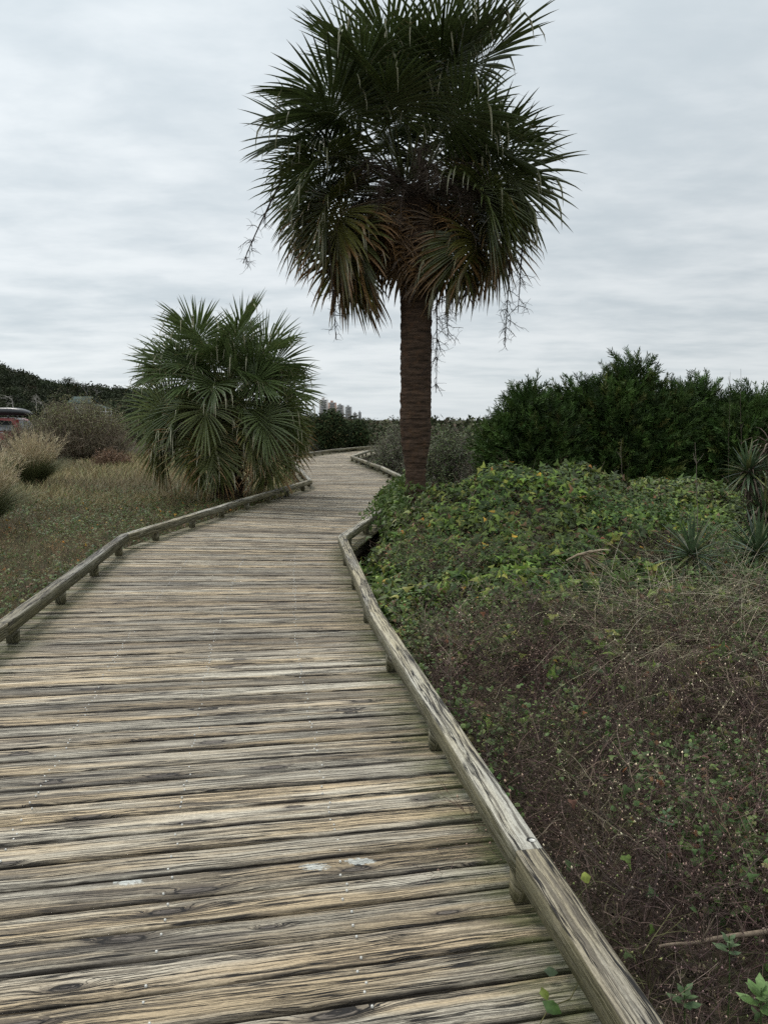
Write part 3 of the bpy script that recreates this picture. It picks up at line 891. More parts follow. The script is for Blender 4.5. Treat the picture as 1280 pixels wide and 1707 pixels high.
# vines over the mounds on the right, spilling over the kerb
def vine_w(x, y):
    m_ = mounds(x, y); nz_ = fbm(x * .9, y * .9, 21)
    w = sstep(m_ + (nz_ - .5) * .55, .10, .42)
    w = np.maximum(w, .8 * sstep(fbm(x * 1.3 + 5, y * 1.3, 33), .50, .62) * sstep(y, 4.0, 7.0))
    w = np.maximum(w, sstep(y + 1.5 * (nz_ - .5) - .25 * np.abs(x - .6), 5.4, 6.6) * (1 - sstep(x, 1.7, 3.0)))
    w = w * (1 - .75 * sstep(fbm(x * 1.7 + 2, y * 1.7, 35), .56, .66))
    return w * sstep(x, -1.0, -.4) * (1 - sstep(y, 15.5, 17))


vm_ = MB()
x, y = rnd_pts(440000, (-1, 9), (4.5, 16), lambda x, y: vine_w(x, y) * 0.42)
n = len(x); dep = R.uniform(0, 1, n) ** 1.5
clump = fbm(x * 3, y * 3, 55)
lift = 0.05 + 0.42 * (clump - .40) + .22 * (fbm(x * 7, y * 7, 56) - .5)
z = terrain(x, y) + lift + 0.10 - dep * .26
nr = norm(surf_normal(terrain, x, y) + np.array([0, -.25, 0]))
vc = pick(n, [(0.052, .086, .016), (0.105, .150, .026), (.026, .046, .012), (.14, .15, .030), (.11, .060, .028), (.46, .27, .03), (.36, .14, .02)], [36, 20, 36, 8, 4, .2, .15])
vc = vc * (.62 + .76 * fbm(x * 2.2, y * 2.2, 73))[:, None]
patch = sstep(fbm(x * .7, y * .7, 71), .45, .62)[:, None]
vc = vc * (1 - patch * .25) + np.array([.055, .042, .028]) * patch * .25
leaves(vm_, x, y, z, nr, R.uniform(.052, .120, n), vc * (1.75 - .7 * dep[:, None]), VINE, .50)  # upper leaves tinted brighter: canopy-top highlights put into the colour
# leaves hanging over the near rail corner and at the palm foot
x = R.normal(0.22, .30, 2600); y = R.normal(12.6, .9, 2600); k = (path_dist(x, y) > 1.12); x, y = x[k], y[k]
z = 0.05 + R.uniform(0, 1, len(x)) * np.clip(.62 - np.abs(x - .4) * .55, .12, .6)
leaves(vm_, x, y, z, np.tile([-.6, -.6, .5], (len(x), 1)), R.uniform(.05, .09, len(x)), pick(len(x), [(.055, .09, .018), (.10, .145, .028)], [2, 1]), VINE, .6)
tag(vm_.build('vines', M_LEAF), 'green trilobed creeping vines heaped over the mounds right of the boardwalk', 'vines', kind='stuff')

# runners and dry stems among the vines
rn = MB()
x, y = rnd_pts(30000, (-1, 9), (3, 16), lambda x, y: np.clip(vine_w(x, y) * .8 + .15, 0, 1)); n = len(x)
k = 6; P = np.zeros((n, k, 3)); P[:, 0] = np.stack([x, y, terrain(x, y) + R.uniform(-.02, .12, n)], -1)
dr = norm(R.normal(size=(n, 3)) * [1, 1, .35] + [0, 0, .35]); ln = R.uniform(.12, .45, n)
for j in range(1, k):
    dr = norm(dr + R.normal(0, .35, (n, 3)) + [0, 0, -.10]); P[:, j] = P[:, j - 1] + dr * (ln / (k - 1))[:, None]
V, F = ribbons(P, np.repeat(np.linspace(.0035, .0015, k)[None], n, 0) * (1 + P[:, :1, 1] * .06))
rn.add(V, F, np.repeat(pick(n, [(.12, .08, .055), (.24, .19, .14), (.06, .045, .035)], [3, 1.4, 2]), 2 * k, 0))
tag(rn.build('vine_runners', M_TWIG), 'tangled dry brown runners threaded through the vines', 'vine stems', kind='stuff')


# ------------------------------------------------------------------ dead weeds, foreground right
def weed_template(r, h, nb, seeds=True, leafyness=0.0):
    m = MB(); Ps = []; Ws = []; tips = []
    def stem(p, dr, ln, w, k=4, jit=.18):
        pts = [p]
        for _ in range(k - 1):
            dr = norm(dr + r.normal(0, jit, 3)); pts.append(pts[-1] + dr * ln / (k - 1))
        Ps.append(np.array(pts)); Ws.append(np.linspace(w, w * .5, k)); return pts, dr
    d0 = norm(np.array([r.normal(0, .35), r.normal(0, .35), 1.0]))
    main, _ = stem(np.zeros(3), d0, h, .0080)
    for _ in range(nb):
        t_ = r.uniform(.2, 1); j = min(int(t_ * 3), 2); p = main[j] * (1 - (t_ * 3 - j)) + main[j + 1] * (t_ * 3 - j)
        a_ = r.uniform(0, 2 * pi); dr = norm(np.array([cos(a_) * .9, sin(a_) * .9, r.uniform(.1, 1.0)]))
        b1, dd = stem(p, dr, h * r.uniform(.2, .42), .0056)
        for _ in range(3):
            j = r.integers(1, 4); a_ = r.uniform(0, 2 * pi)
            b2, _ = stem(b1[j], norm(dd + np.array([cos(a_), sin(a_), r.uniform(-.3, .7)]) * .8), h * r.uniform(.08, .2), .0040)
            tips.append(b2[-1])
    n = len(Ps); V, F = ribbons(np.array(Ps), np.array(Ws), None)
    m.add(V, F, (1, 1, 1))
    if seeds:
        tp = np.array(tips); nt_ = len(tp); keep = r.uniform(size=nt_) < .22; tp = tp[keep]; nt_ = len(tp)
        s = r.uniform(.006, .012, nt_)[:, None]
        tet = np.array([[1, 0, -.5], [-.5, .87, -.5], [-.5, -.87, -.5], [0, 0, 1.0]])
        V = (tp[:, None] + tet[None] * s[:, None]).reshape(-1, 3)
        F = (np.array([[0, 1, 3], [1, 2, 3], [2, 0, 3], [0, 2, 1]])[None] + (np.arange(nt_) * 4)[:, None, None]).reshape(-1, 3)
        m.add(V, F, (3.6, 3.9, 3.8))
    return np.concatenate(m.v), m.f, np.concatenate(m.t)


def plant_weeds(mb, x, y, z, hs, tint, ntmp=5, h=0.42, nb=11, seeds=True):
    for q_ in range(ntmp):
        r = np.random.default_rng(40 + q_); tv_, tf_, tt_ = weed_template(r, 1.0, nb, seeds)
        tv_ = tv_.copy()
        k = np.arange(len(x)) % ntmp == q_; n = k.sum()
        if n == 0: continue
        a_ = R.uniform(0, 2 * pi, n); Rm = np.zeros((n, 3, 3)); Rm[:, 0, 0] = np.cos(a_); Rm[:, 0, 1] = -np.sin(a_); Rm[:, 1, 0] = np.sin(a_); Rm[:, 1, 1] = np.cos(a_); Rm[:, 2, 2] = 1
        lean = R.normal(0, .25, (n, 2)); Rm[:, 0, 2] = lean[:, 0]; Rm[:, 1, 2] = lean[:, 1]
        # stems keep a real thickness whatever the plant's height
        scatter(mb, tv_, list(tf_), Rm, np.stack([x[k], y[k], z[k]], -1), hs[k], tint[k], tt_)


wd = MB()
dw = lambda x, y: np.clip(1.05 - 1.15 * vine_w(x, y) * sstep(y, 5, 7.5), .05, 1) * sstep(x, -.6, -.2) * (1 - .35 * sstep(fbm(x * 1.6, y * 1.6, 91), .5, .62))
x, y = rnd_pts(19000, (0, 7), (1.0, 12), lambda x, y: (path_dist(x, y) > 1.60) * dw(x, y) * (1 - sstep(y + 3.5 * (fbm(x * .8, y * .8, 94) - .5), 7.2, 10.5)))
n = len(x)
plant_weeds(wd, x, y, terrain(x, y) - .02, R.uniform(.24, .46, n) * (.55 + .95 * fbm(x * 1.9, y * 1.9, 92)) * 1.12, pick(n, [(.085, .054, .046), (.12, .080, .062), (.045, .030, .026), (.24, .185, .13), (.085, .085, .035)], [4, 3, 3, .9, 1.2]) * (.6 + .8 * fbm(x * 1.2, y * 1.2, 93))[:, None])
tag(wd.build('dead_weeds', M_TWIG), 'dense thicket of purplish brown dead weeds with tiny pale seed heads', 'weeds', kind='stuff')

# low green herbs between the dead weeds
hb = MB()
gpatch = lambda x, y: sstep(fbm(x * 1.1 + 9, y * 1.1, 95), .43, .56) * sstep(x, -.2, .2) * (.45 + .75 * sstep(x - .32 * y, -.35, .25))
x, y = rnd_pts(150000, (0, 6), (1.0, 9.5), lambda x, y: .9 * gpatch(x, y)); n = len(x)
z = terrain(x, y) + R.uniform(0.0, .34, n)
leaves(hb, x, y, z, np.tile([0, -.2, 1.0], (n, 1)), R.uniform(.016, .042, n), pick(n, [(.075, .13, .035), (.14, .20, .06), (.045, .075, .022), (.15, .14, .05), (.18, .08, .03)], [4, 2.6, 3, .8, .3]), OVAL, .6)
# bigger fresh leaves scattered, a few yellow or orange
x, y = rnd_pts(1500, (0, 6), (1.5, 9.5), lambda x, y: .5 * sstep(x, 0, .3)); n = len(x)
leaves(hb, x, y, terrain(x, y) + R.uniform(.12, .40, n), np.tile([0, -.5, 1.0], (n, 1)), R.uniform(.03, .06, n), pick(n, [(.06, .10, .03), (.10, .14, .035), (.36, .22, .03), (.22, .08, .03), (.12, .06, .04)], [5, 3, .22, .5, 1.0]), VINE, .5)
tag(hb.build('green_herbs', M_LEAF), 'small green herb leaves scattered low between the dead weeds', 'herbs', kind='stuff')

# leaf litter and fallen twigs
lt = MB()
x, y = rnd_pts(26000, (0, 6), (1, 9)); n = len(x)
leaves(lt, x, y, terrain(x, y) + R.uniform(0, .06, n), np.tile([0, 0, 1.0], (n, 1)), R.uniform(.012, .035, n), pick(n, [(.06, .045, .035), (.11, .08, .055), (.03, .022, .018), (.18, .14, .10)], [4, 2, 3, .5]), OVAL, .5)
tag(lt.build('leaf_litter', M_TWIG), 'brown dead leaf litter on the ground under the weeds', 'leaf litter', kind='stuff')


# ------------------------------------------------------------------ grass helpers
def blades(mb, x, y, z, h, w, tint, bend=.5, k=4, lean=.25, dirs=None):
    n = len(x); a_ = R.uniform(0, 2 * pi, n) if dirs is None else dirs
    out = np.stack([np.cos(a_), np.sin(a_), a_ * 0], -1)
    t_ = np.linspace(0, 1, k); bd = (R.uniform(.2, 1.0, n) * bend)[:, None]
    hor = (lean * t_[None] + bd * t_[None] ** 2) * h[:, None]
    ver = (t_[None] - .45 * bd * t_[None] ** 2.2) * h[:, None]
    P = np.stack([x, y, z], -1)[:, None] + out[:, None] * hor[..., None] + UP * ver[..., None]
    side = norm(np.cross(out, UP) + R.normal(0, .4, (n, 3)))
    V, F = ribbons(P, w[:, None] * np.linspace(1, .25, k)[None], side)
    tt = np.repeat(tint, 2 * k, 0); mb.add(V, F, tt)


# pale arching dry grass on the right
dg = MB()
cs = [gp(1020, 1010, .0), gp(1110, 1000, .0), gp(1190, 985, .05), gp(1255, 1000, .0), gp(1150, 1060, -.1), gp(1235, 1080, -.1), gp(1060, 1065, -.1), gp(1300, 1030, 0)]
for c_ in cs:
    n = 150; x = c_[0] + R.normal(0, .26, n); y = c_[1] + R.normal(0, .3, n)
    blades(dg, x, y, terrain(x, y), R.uniform(.35, .8, n), np.full(n, .0048), pick(n, [(.52, .45, .31), (.36, .30, .20), (.16, .18, .08)], [3, 3, 1]), 1.7, 8, .2)
x, y = rnd_pts(22000, (1.5, 7), (4.0, 9.5), lambda x, y: sstep(x - .42 * y, -.9, .3) * sstep(y, 4.5, 6.2)); n = len(x)
blades(dg, x, y, terrain(x, y), R.uniform(.15, .42, n), np.full(n, .0036), pick(n, [(.36, .30, .20), (.24, .19, .13), (.13, .14, .06)], [3, 3, 1.4]), 1.5, 6, .4)
tag(dg.build('dry_grass', M_GRASS), 'pale tan arching dry grass in front of the spiky yuccas', 'grass', kind='stuff')

# ------------------------------------------------------------------ meadow on the left
lm = MB()
x, y = rnd_pts(210000, (-24, -1.2), (3, 36), lambda x, y: (0.95 - .55 * sstep(y, 12, 26))); n = len(x)
d_ = np.hypot(x, y); far = sstep(y, 11, 17)
zone = fbm(x * .35, y * .35, 61)
tall = .10 + .22 * far + .12 * (zone - .5)
h = R.uniform(.6, 1.3, n) * np.clip(tall, .07, .5)
c_far = pick(n, [(.36, .29, .15), (.26, .22, .10), (.17, .18, .065), (.22, .14, .065)], [3, 3, 2, 1.0])
c_near = pick(n, [(.15, .105, .06), (.19, .13, .07), (.10, .125, .04), (.24, .14, .055), (.32, .26, .14)], [3.0, 2.4, 6, .7, 1.0])
tn = far[:, None]; tt = c_far * tn + c_near * (1 - tn)
br = sstep(fbm(x * .5 + 3, y * .5, 63), .5, .62)[:, None] * .5; tt = tt * (1 - br) + np.array([.085, .06, .045]) * br
blades(lm, x, y, terrain(x, y) - .02, h, .004 + .0005 * d_, tt, .6, 3, .3)
tag(lm.build('meadow_grass', M_GRASS), 'tan and brown autumn meadow grass left of the boardwalk', 'grass', kind='stuff')

lw = MB()
x, y = rnd_pts(9000, (-9, -2), (4, 16), lambda x, y: 1 - .6 * sstep(y, 9, 14)); n = len(x)
plant_weeds(lw, x, y, terrain(x, y) - .03, R.uniform(.16, .34, n), pick(n, [(.16, .115, .065), (.21, .15, .085), (.10, .09, .045), (.24, .13, .05), (.11, .13, .05)], [4, 2.5, 3, .8, 2]), nb=9)
tag(lw.build('brown_weeds', M_TWIG), 'low reddish brown dry weeds on the near left bank', 'weeds', kind='stuff')

lv = MB()
def lpatch(x, y):
    a_ = .06 + sstep(fbm(x * .8, y * .8, 81), .49, .60) * .8
    a_ = np.maximum(a_, np.exp(-((x + 3.9) / 1.0) ** 2 - ((y - 14.0) / 1.3) ** 2) * 1.3)
    a_ = np.maximum(a_, 1.2 * np.exp(-((path_dist(x, y) - 1.6) / .4) ** 2) * sstep(fbm(x * 1.1, y * 1.1, 84), .42, .55))
    return np.clip(a_, 0, 1) * (1 - .75 * sstep(y, 16, 20))
x, y = rnd_pts(120000, (-11, -2), (3.5, 20), lambda x, y: lpatch(x, y) * .5); n = len(x)
vc = pick(n, [(.065, .105, .028), (.095, .14, .035), (.045, .07, .022), (.12, .11, .03), (.13, .06, .03), (.42, .26, .03), (.40, .15, .02)], [40, 22, 24, 8, 7, .7, .6])
leaves(lv, x, y, terrain(x, y) + R.uniform(.02, .20, n), np.tile([.1, -.3, 1.0], (n, 1)), R.uniform(.022, .055, n), vc, VINE, .5)
x, y = rnd_pts(90, (-9, -2.2), (4.5, 15)); n = len(x)
leaves(lv, x, y, terrain(x, y) + R.uniform(.12, .24, n), np.tile([.1, -.6, .8], (n, 1)), R.uniform(.03, .06, n), pick(n, [(.45, .26, .03), (.42, .16, .02), (.30, .22, .05)], [2, 1.4, 1]), VINE, .5)
tag(lv.build('creeping_vines', M_LEAF), 'creeping green and yellowing vine leaves over the left bank', 'vines', kind='stuff')

# plume grass clumps
def plume_clump(name, base, h, spread, nbl, label, group, seed):
    global R
    R = np.random.default_rng(seed)
    root = thing(name, base, label, 'grass clump', group)
    m = MB(); n = nbl
    a_ = R.uniform(0, 2 * pi, n); rr_ = R.uniform(0, .16, n) * spread
    x = base[0] + np.cos(a_) * rr_; y = base[1] + np.sin(a_) * rr_
    lens = h * R.uniform(.45, .85, n)
    blades(m, x, y, np.full(n, base[2]), lens, np.full(n, .007), pick(n, [(.09, .12, .045), (.13, .14, .06), (.17, .15, .08), (.07, .08, .035)], [4, 3, 2, 3]), .75, 7, .28 * spread, a_ + R.normal(0, .5, n))
    m.build('foliage', M_GRASS, root)
    m = MB(); n = int(nbl * .09); a_ = R.uniform(0, 2 * pi, n); ln = h * R.uniform(.75, 1.22, n); le = R.uniform(.02, .66, n) * spread
    k = 9; t_ = np.linspace(0, 1, k); out = np.stack([np.cos(a_), np.sin(a_), a_ * 0], -1)
    P = np.array(base)[None, None] + out[:, None] * (le[:, None] * t_[None] ** 1.3 * ln[:, None])[..., None] + UP * ((t_[None] - .16 * le[:, None] * t_[None] ** 2) * ln[:, None])[..., None]
    V, F = ribbons(P, np.repeat((np.ones(k) * .003)[None], n, 0)); m.add(V, F, (.20, .16, .09))
    # airy seed plumes: fine hairs along the upper third
    q0 = []; q1 = []
    for rep in range(30):
        tt_ = R.uniform(.50, 1.0, n); ix = np.minimum((tt_ * (k - 1)).astype(int), k - 2); f_ = tt_ * (k - 1) - ix
        p = P[np.arange(n), ix] * (1 - f_)[:, None] + P[np.arange(n), ix + 1] * f_[:, None]
        dd = norm(P[np.arange(n), ix + 1] - P[np.arange(n), ix]); v_ = norm(dd + R.normal(0, .42, (n, 3)))
        q0.append(p); q1.append(p + v_ * R.uniform(.04, .12, n)[:, None])
    q0 = np.concatenate(q0); q1 = np.concatenate(q1)
    V, F = ribbons(np.stack([q0, q1], 1), np.full((len(q0), 2), .0042)); m.add(V, F, np.repeat(pick(len(q0), [(.55, .46, .30), (.42, .35, .22)], [1, 1]), 4, 0))
    m.build('seed_plumes', M_GRASS, root)


plume_clump('plume_grass', (-8.55, 19.4, -.15), 1.25, 1.0, 3200, 'feathery plume grass clump with green base, farther of the two by the brown shrub', 'plume grass clumps', 21)
plume_clump('plume_grass', (-5.95, 11.6, -.12), 1.12, 1.0, 3000, 'feathery tan plume grass clump nearest the left kerb', 'plume grass clumps', 22)
plume_clump('plume_grass', (-11.6, 22.5, -.15), 1.15, .9, 1800, 'small feathery plume grass clump below the red car', 'plume grass clumps', 23)
R = np.random.default_rng(77)


# ------------------------------------------------------------------ junipers
def spray_template():
    r = np.random.default_rng(5); Ps = []; Ws = []
    k = 5; t_ = np.linspace(0, 1, k); axis_ = np.stack([t_ * 0, t_, .10 * np.sin(t_ * 2)], -1)
    Ps.append(axis_); Ws.append(np.linspace(.03, .02, k))
    for i_ in range(30):
        s = .10 + .9 * i_ / 30; p = np.array([0, s, .10 * sin(s * 2)]); sg = 1 if i_ % 2 else -1
        a_ = radians(r.uniform(28, 55)); l_ = (.36 - .22 * s) * r.uniform(.7, 1.2)
        dv = norm(np.array([sg * sin(a_), cos(a_), r.normal(.05, .35)]))
        dv2 = norm(dv + [0, .4, .15]); Ps.append(np.array([p, p + dv * l_ * .3, p + dv * l_ * .55, p + dv * l_ * .55 + dv2 * l_ * .25, p + dv * l_ * .55 + dv2 * l_ * .45])); Ws.append(np.array([.026, .032, .028, .020, .006]))
    global R
    sv = R; R = np.random.default_rng(3)
    V, F = ribbons(np.array(Ps), np.array(Ws)); R = sv
    return V, F


SPRAY = spray_template()


def blob_shrub(root, lobes, nspray, size, cols, w, mat, up=.7, name='crown', tmpl=None, core=True):
    """lobes: list of (x,y,z,rx,ry,rz). Sprays point out of and up from the lobes."""
    m = MB(); tot = sum(l_[3] * l_[5] for l_ in lobes)
    allc = np.array(lobes)
    for (cx, cy, cz, rx, ry, rz) in lobes:
        n = int(nspray * rx * rz / tot)
        u = norm(R.normal(size=(n, 3)))
        bump = 1 + .22 * (fbm(u[:, 0] * 2.6 + cx * 3 + 9, u[:, 2] * 2.6 + cz + u[:, 1] * 2.6, 7) - .5) * 2
        rad = R.uniform(.25, 1, n) ** .36 * bump
        p = np.array([cx, cy, cz]) + u * rad[:, None] * [rx, ry, rz]
        k = p[:, 2] > root.location[2] - .05; u, p = u[k], p[k]; n = len(p)
        ax = norm(u * [1, 1, .6] + [0, 0, up] + R.normal(0, .28, (n, 3)))
        zc_ = norm(np.cross(ax, R.normal(size=(n, 3)))); xx = np.cross(ax, zc_)
        Rm = np.stack([xx, ax, zc_], -1)
        tint = pick(n, cols, w) * (.72 + .62 * fbm(p[:, 0] * 1.6, p[:, 2] * 1.6 + p[:, 1], 44))[:, None]
        tmp = tmpl or SPRAY
        scatter(m, tmp[0], tmp[1], Rm, p - ax * size * .3, size * R.uniform(.55, 1.35, n), tint)
    return m.build(name, mat, root)


JC = [(.042, .076, .017), (.062, .108, .024), (.028, .050, .013), (.095, .108, .028)]
jd = [  # px centre x, top y, depth, half width px, label
    (888, 648, 15.6, 60, 'dark green juniper bush with ragged top, leftmost of the row behind the vines'),
    (968, 634, 16.2, 75, 'dark juniper with low shoulder, second from the left behind the vines'),
    (1062, 604, 16.0, 85, 'tallest dark juniper, its pointed tip highest in the row on the right'),
    (1165, 634, 16.4, 80, 'dark juniper right of the tallest one, behind the thin upright stalk'),
    (1262, 650, 15.8, 75, 'dark juniper at the right edge behind the yuccas'),
]
for (cx_, ty, D, hw, lab) in jd:
    c_ = at(cx_, ty, D); gx, gy = c_[0], D; gz = float(terrain(gx, gy))
    top = c_[2]; wr = hw / F_PX * D
    wr *= 1.15
    root = thing('juniper_bush', (gx, gy, gz), lab, 'juniper', 'junipers in a row behind the vines')
    hgt = top - gz
    rr_ = random.Random(int(cx_))
    lobes = [(gx, gy, gz + hgt * .36, wr * 1.05, .95, hgt * .44), (gx - wr * .45, gy - .2, gz + hgt * .50, wr * .55, .6, hgt * .34), (gx + wr * .5, gy - .1, gz + hgt * .47, wr * .55, .6, hgt * .33),
             (gx + rr_.uniform(-.1, .1), gy, gz + hgt * .70, wr * .50, .5, hgt * .27), (gx - wr * .2, gy - .5, gz + hgt * .25, wr * .9, .5, hgt * .25)]
    for _ in range(5):
        a_ = rr_.uniform(-1, 1); lobes.append((gx + a_ * wr, gy + rr_.uniform(-.3, .3), gz + hgt * (.84 - .25 * abs(a_)) + rr_.uniform(-.1, .1), .15, .15, hgt * .13))
    blob_shrub(root, lobes, 4600, .44, JC, [3, 3, 2, .8], M_JUN, .35)
    m = MB()
    for _ in range(7):
        a_ = rr_.uniform(0, 6.28); e_ = rr_.uniform(.6, 1.3); l_ = hgt * rr_.uniform(.4, .75)
        p0 = np.array([gx + cos(a_) * .08, gy + sin(a_) * .08, gz - .05]); P_ = [p0]
        for s in range(6):
            e_ += .03; P_.append(P_[-1] + np.array([cos(a_) * cos(e_), sin(a_) * cos(e_), sin(e_)]) * l_ / 6 + np.array([rr_.uniform(-.02, .02), 0, 0]))
        V, F = tube(P_, np.linspace(.045, .012, 7), 6); m.add(V, F, (.07, .05, .04))
    m.build('trunk', M_TWIG, root)


# ------------------------------------------------------------------ twiggy shrubs
def twig_shrub(name, base, h, wr, nst, tw_cols, leaf_cols, lw_, nleaf, label, cat, group=None, lsize=.03, top_green=False, lmat=None, depth=None):
    root = thing(name, base, label, cat, group); dr_ = depth or wr
    n = nst; k = 6
    a_ = R.uniform(0, 2 * pi, n); rr0 = np.sqrt(R.uniform(0, 1, n))
    bx = base[0] + np.cos(a_) * rr0 * wr * .45; by = base[1] + np.sin(a_) * rr0 * dr_ * .45
    tx = base[0] + np.cos(a_) * rr0 * wr * 1.0 + R.normal(0, .08, n); ty_ = base[1] + np.sin(a_) * rr0 * dr_
    prof = np.sqrt(np.clip(1 - (rr0 * .97) ** 2.2, .03, 1)) * (.72 + .5 * fbm(tx * .9, ty_ * .9, 31))
    tz = base[2] + h * prof * R.uniform(.35, 1.04, n) ** .6
    t_ = np.linspace(0, 1, k)[None, :, None]
    P0 = np.stack([bx, by, np.full(n, base[2])], -1)[:, None]; P1 = np.stack([tx, ty_, tz], -1)[:, None]
    P = P0 + (P1 - P0) * t_ + np.concatenate([np.zeros((n, 1, 3)), np.cumsum(R.normal(0, .022 * h, (n, k - 1, 3)), 1)], 1)
    m = MB(); V, F = ribbons(P, np.repeat(np.linspace(.010, .004, k)[None], n, 0) * (1 + base[1] * .03)); m.add(V, F, np.repeat(pick(n, tw_cols, [1] * len(tw_cols)), 2 * k, 0))
    # side twigs
    q0 = []; q1 = []
    for _ in range(5):
        ix = R.integers(2, k, n); p = P[np.arange(n), ix]; q0.append(p); q1.append(p + norm(R.normal(size=(n, 3)) + [0, 0, 1.0]) * (h * R.uniform(.06, .16, n))[:, None])
    q0 = np.concatenate(q0); q1 = np.concatenate(q1)
    V, F = ribbons(np.stack([q0, q1], 1), np.full((len(q0), 2), .004 * (1 + base[1] * .03))); m.add(V, F, np.repeat(pick(len(q0), tw_cols, [1] * len(tw_cols)), 4, 0))
    m.build('stems', M_TWIG, root)
    if nleaf:
        m = MB(); ix = R.integers(0, len(q1), nleaf)
        p = q1[ix] * R.uniform(.3, 1, (nleaf, 1)) + q0[ix] * 0; f_ = R.uniform(0, 1, (nleaf, 1)); p = q0[ix] * (1 - f_) + q1[ix] * f_ + R.normal(0, .03, (nleaf, 3))
        if top_green:
            rel = (p[:, 2] - base[2]) / h; kk = R.uniform(0, 1, nleaf) < sstep(rel, .35, .85); p = p[kk]
        nl = len(p)
        leaves(m, p[:, 0], p[:, 1], p[:, 2], np.tile([0, -.2, 1.0], (nl, 1)), R.uniform(.6, 1.4, nl) * lsize, pick(nl, leaf_cols, lw_), OVAL, .8)
        m.build('foliage', lmat or M_LEAF, root)
    return root


def gbase(px, D, dz=-.03):
    x_ = (px - 640) / F_PX * D; return (x_, D, float(terrain(x_, D)) + dz)


BR = [(.19, .15, .105), (.24, .20, .14), (.13, .11, .075)]
GR = [(.23, .20, .165), (.16, .14, .115), (.10, .09, .07)]
twig_shrub('bare_shrub', gbase(134, 32.5), 2.5, 2.2, 3000, BR, [(.14, .15, .055), (.18, .18, .07), (.11, .11, .045)], [3, 2, 2], 42000, 'wide rounded brown shrub with an olive green top beside the red car', 'shrub', None, .045, True)
twig_shrub('bare_shrub', gbase(60, 34), 1.75, 1.6, 1500, BR, [(.07, .08, .03)], [1], 9000, 'low brown shrub in front of the red car', 'shrub', None, .045, True)
twig_shrub('bare_shrub', gbase(188, 28), .75, .7, 700, [(.20, .13, .08), (.15, .10, .065)], [(.16, .09, .05)], [1], 2500, 'small rusty orange shrub at the foot of the wide brown shrub', 'shrub', None, .04)
twig_shrub('grey_shrub', gbase(668, 25.5), 1.95, .95, 1500, GR, [(.12, .15, .065), (.18, .20, .10), (.08, .10, .045)], [2, 1, 2], 18000, 'grey green twiggy shrub just left of the tall palm trunk', 'shrub', None, .038)
twig_shrub('grey_shrub', gbase(696, 21.5), 1.2, .5, 800, GR, [(.07, .09, .04), (.13, .13, .07)], [2, 1], 5000, 'low twiggy shrub behind the tall palm trunk', 'shrub', None, .035)
twig_shrub('leafy_shrub', gbase(748, 19.5), 1.95, .85, 1100, GR, [(.085, .12, .04), (.13, .155, .06), (.055, .075, .03)], [3, 2, 2], 20000, 'leafy olive shrub just right of the tall palm trunk', 'shrub', None, .04)
twig_shrub('leafy_shrub', gbase(800, 18.6), 1.25, .6, 700, GR, [(.075, .085, .04), (.12, .10, .06)], [2, 1], 6000, 'low greyish shrub between the olive shrub and the junipers', 'shrub', None, .035)
twig_shrub('leafy_shrub', gbase(705, 17.5), .95, .5, 500, GR, [(.06, .075, .03)], [1], 3500, 'small dark shrub at the foot of the olive shrub beside the trunk', 'shrub', None, .035)
twig_shrub('grey_shrub', gbase(540, 46), 1.35, .9, 700, GR, [(.16, .18, .10), (.11, .13, .07)], [1, 1], 7000, 'small pale green shrub beyond the far bend of the boardwalk', 'shrub', None, .06)

# evergreen trees beyond the far bend
def leaf_cluster_template(n=14, seed=9):
    r = np.random.default_rng(seed); V = []; F = []
    for i_ in range(n):
        c_ = r.normal(0, .38, 3); nn = norm(r.normal(size=3) + [0, 0, .8]); a_ = norm(np.cross(nn, r.normal(size=3))); b_ = np.cross(nn, a_); s = r.uniform(.12, .26)
        V += [c_ - a_ * s, c_ + b_ * s * .55, c_ + a_ * s, c_ - b_ * s * .55]; F.append([i_ * 4, i_ * 4 + 1, i_ * 4 + 2, i_ * 4 + 3])
    return np.array(V), np.array(F)


CLUS = leaf_cluster_template()
EC = [(.028, .042, .016), (.042, .058, .022), (.018, .028, .012), (.065, .055, .022)]


def evergreen(px, topy, D, wpx, label, group, seed, n=1500, size=.28, cols=EC, name='evergreen_tree'):
    global R
    sv = R; R = np.random.default_rng(seed)
    c_ = at(px, topy, D); gx = c_[0]; gz = float(terrain(gx, D)); hgt = c_[2] - gz; wr = wpx / F_PX * D
    root = thing(name, (gx, D, gz), label, 'tree', group); rr_ = random.Random(seed)
    lobes = [(gx, D, gz + hgt * .5, wr, wr, hgt * .48)]
    for _ in range(6):
        a_ = rr_.uniform(0, 6.28); lobes.append((gx + cos(a_) * wr * .6, D + sin(a_) * wr * .6, gz + hgt * rr_.uniform(.35, .78), wr * .45, wr * .45, hgt * .22))
    blob_shrub(root, lobes, n, size, cols, [3, 3, 2, 1], M_FAR, .4, 'crown', CLUS)
    m = MB(); P_ = [(gx, D, gz - .1), (gx + .03, D, gz + hgt * .3), (gx - .04, D, gz + hgt * .6)]
    V, F = tube(P_, [.05 * hgt, .035 * hgt, .015 * hgt], 7); m.add(V, F, (.06, .05, .04)); m.build('trunk', M_TWIG, root)
    R = sv
    return root


evergreen(552, 684, 44, 30, 'dark olive evergreen beyond the bend, taller one touching the left palm fronds', 'evergreens beyond the bend', 61, 1900, .3)
evergreen(588, 701, 46, 24, 'dark evergreen beyond the bend, shorter one below the distant towers', 'evergreens beyond the bend', 62, 1500, .3)
evergreen(520, 690, 47, 26, 'dark evergreen beyond the bend, half hidden behind the left palm', 'evergreens beyond the bend', 63, 1300, .3)

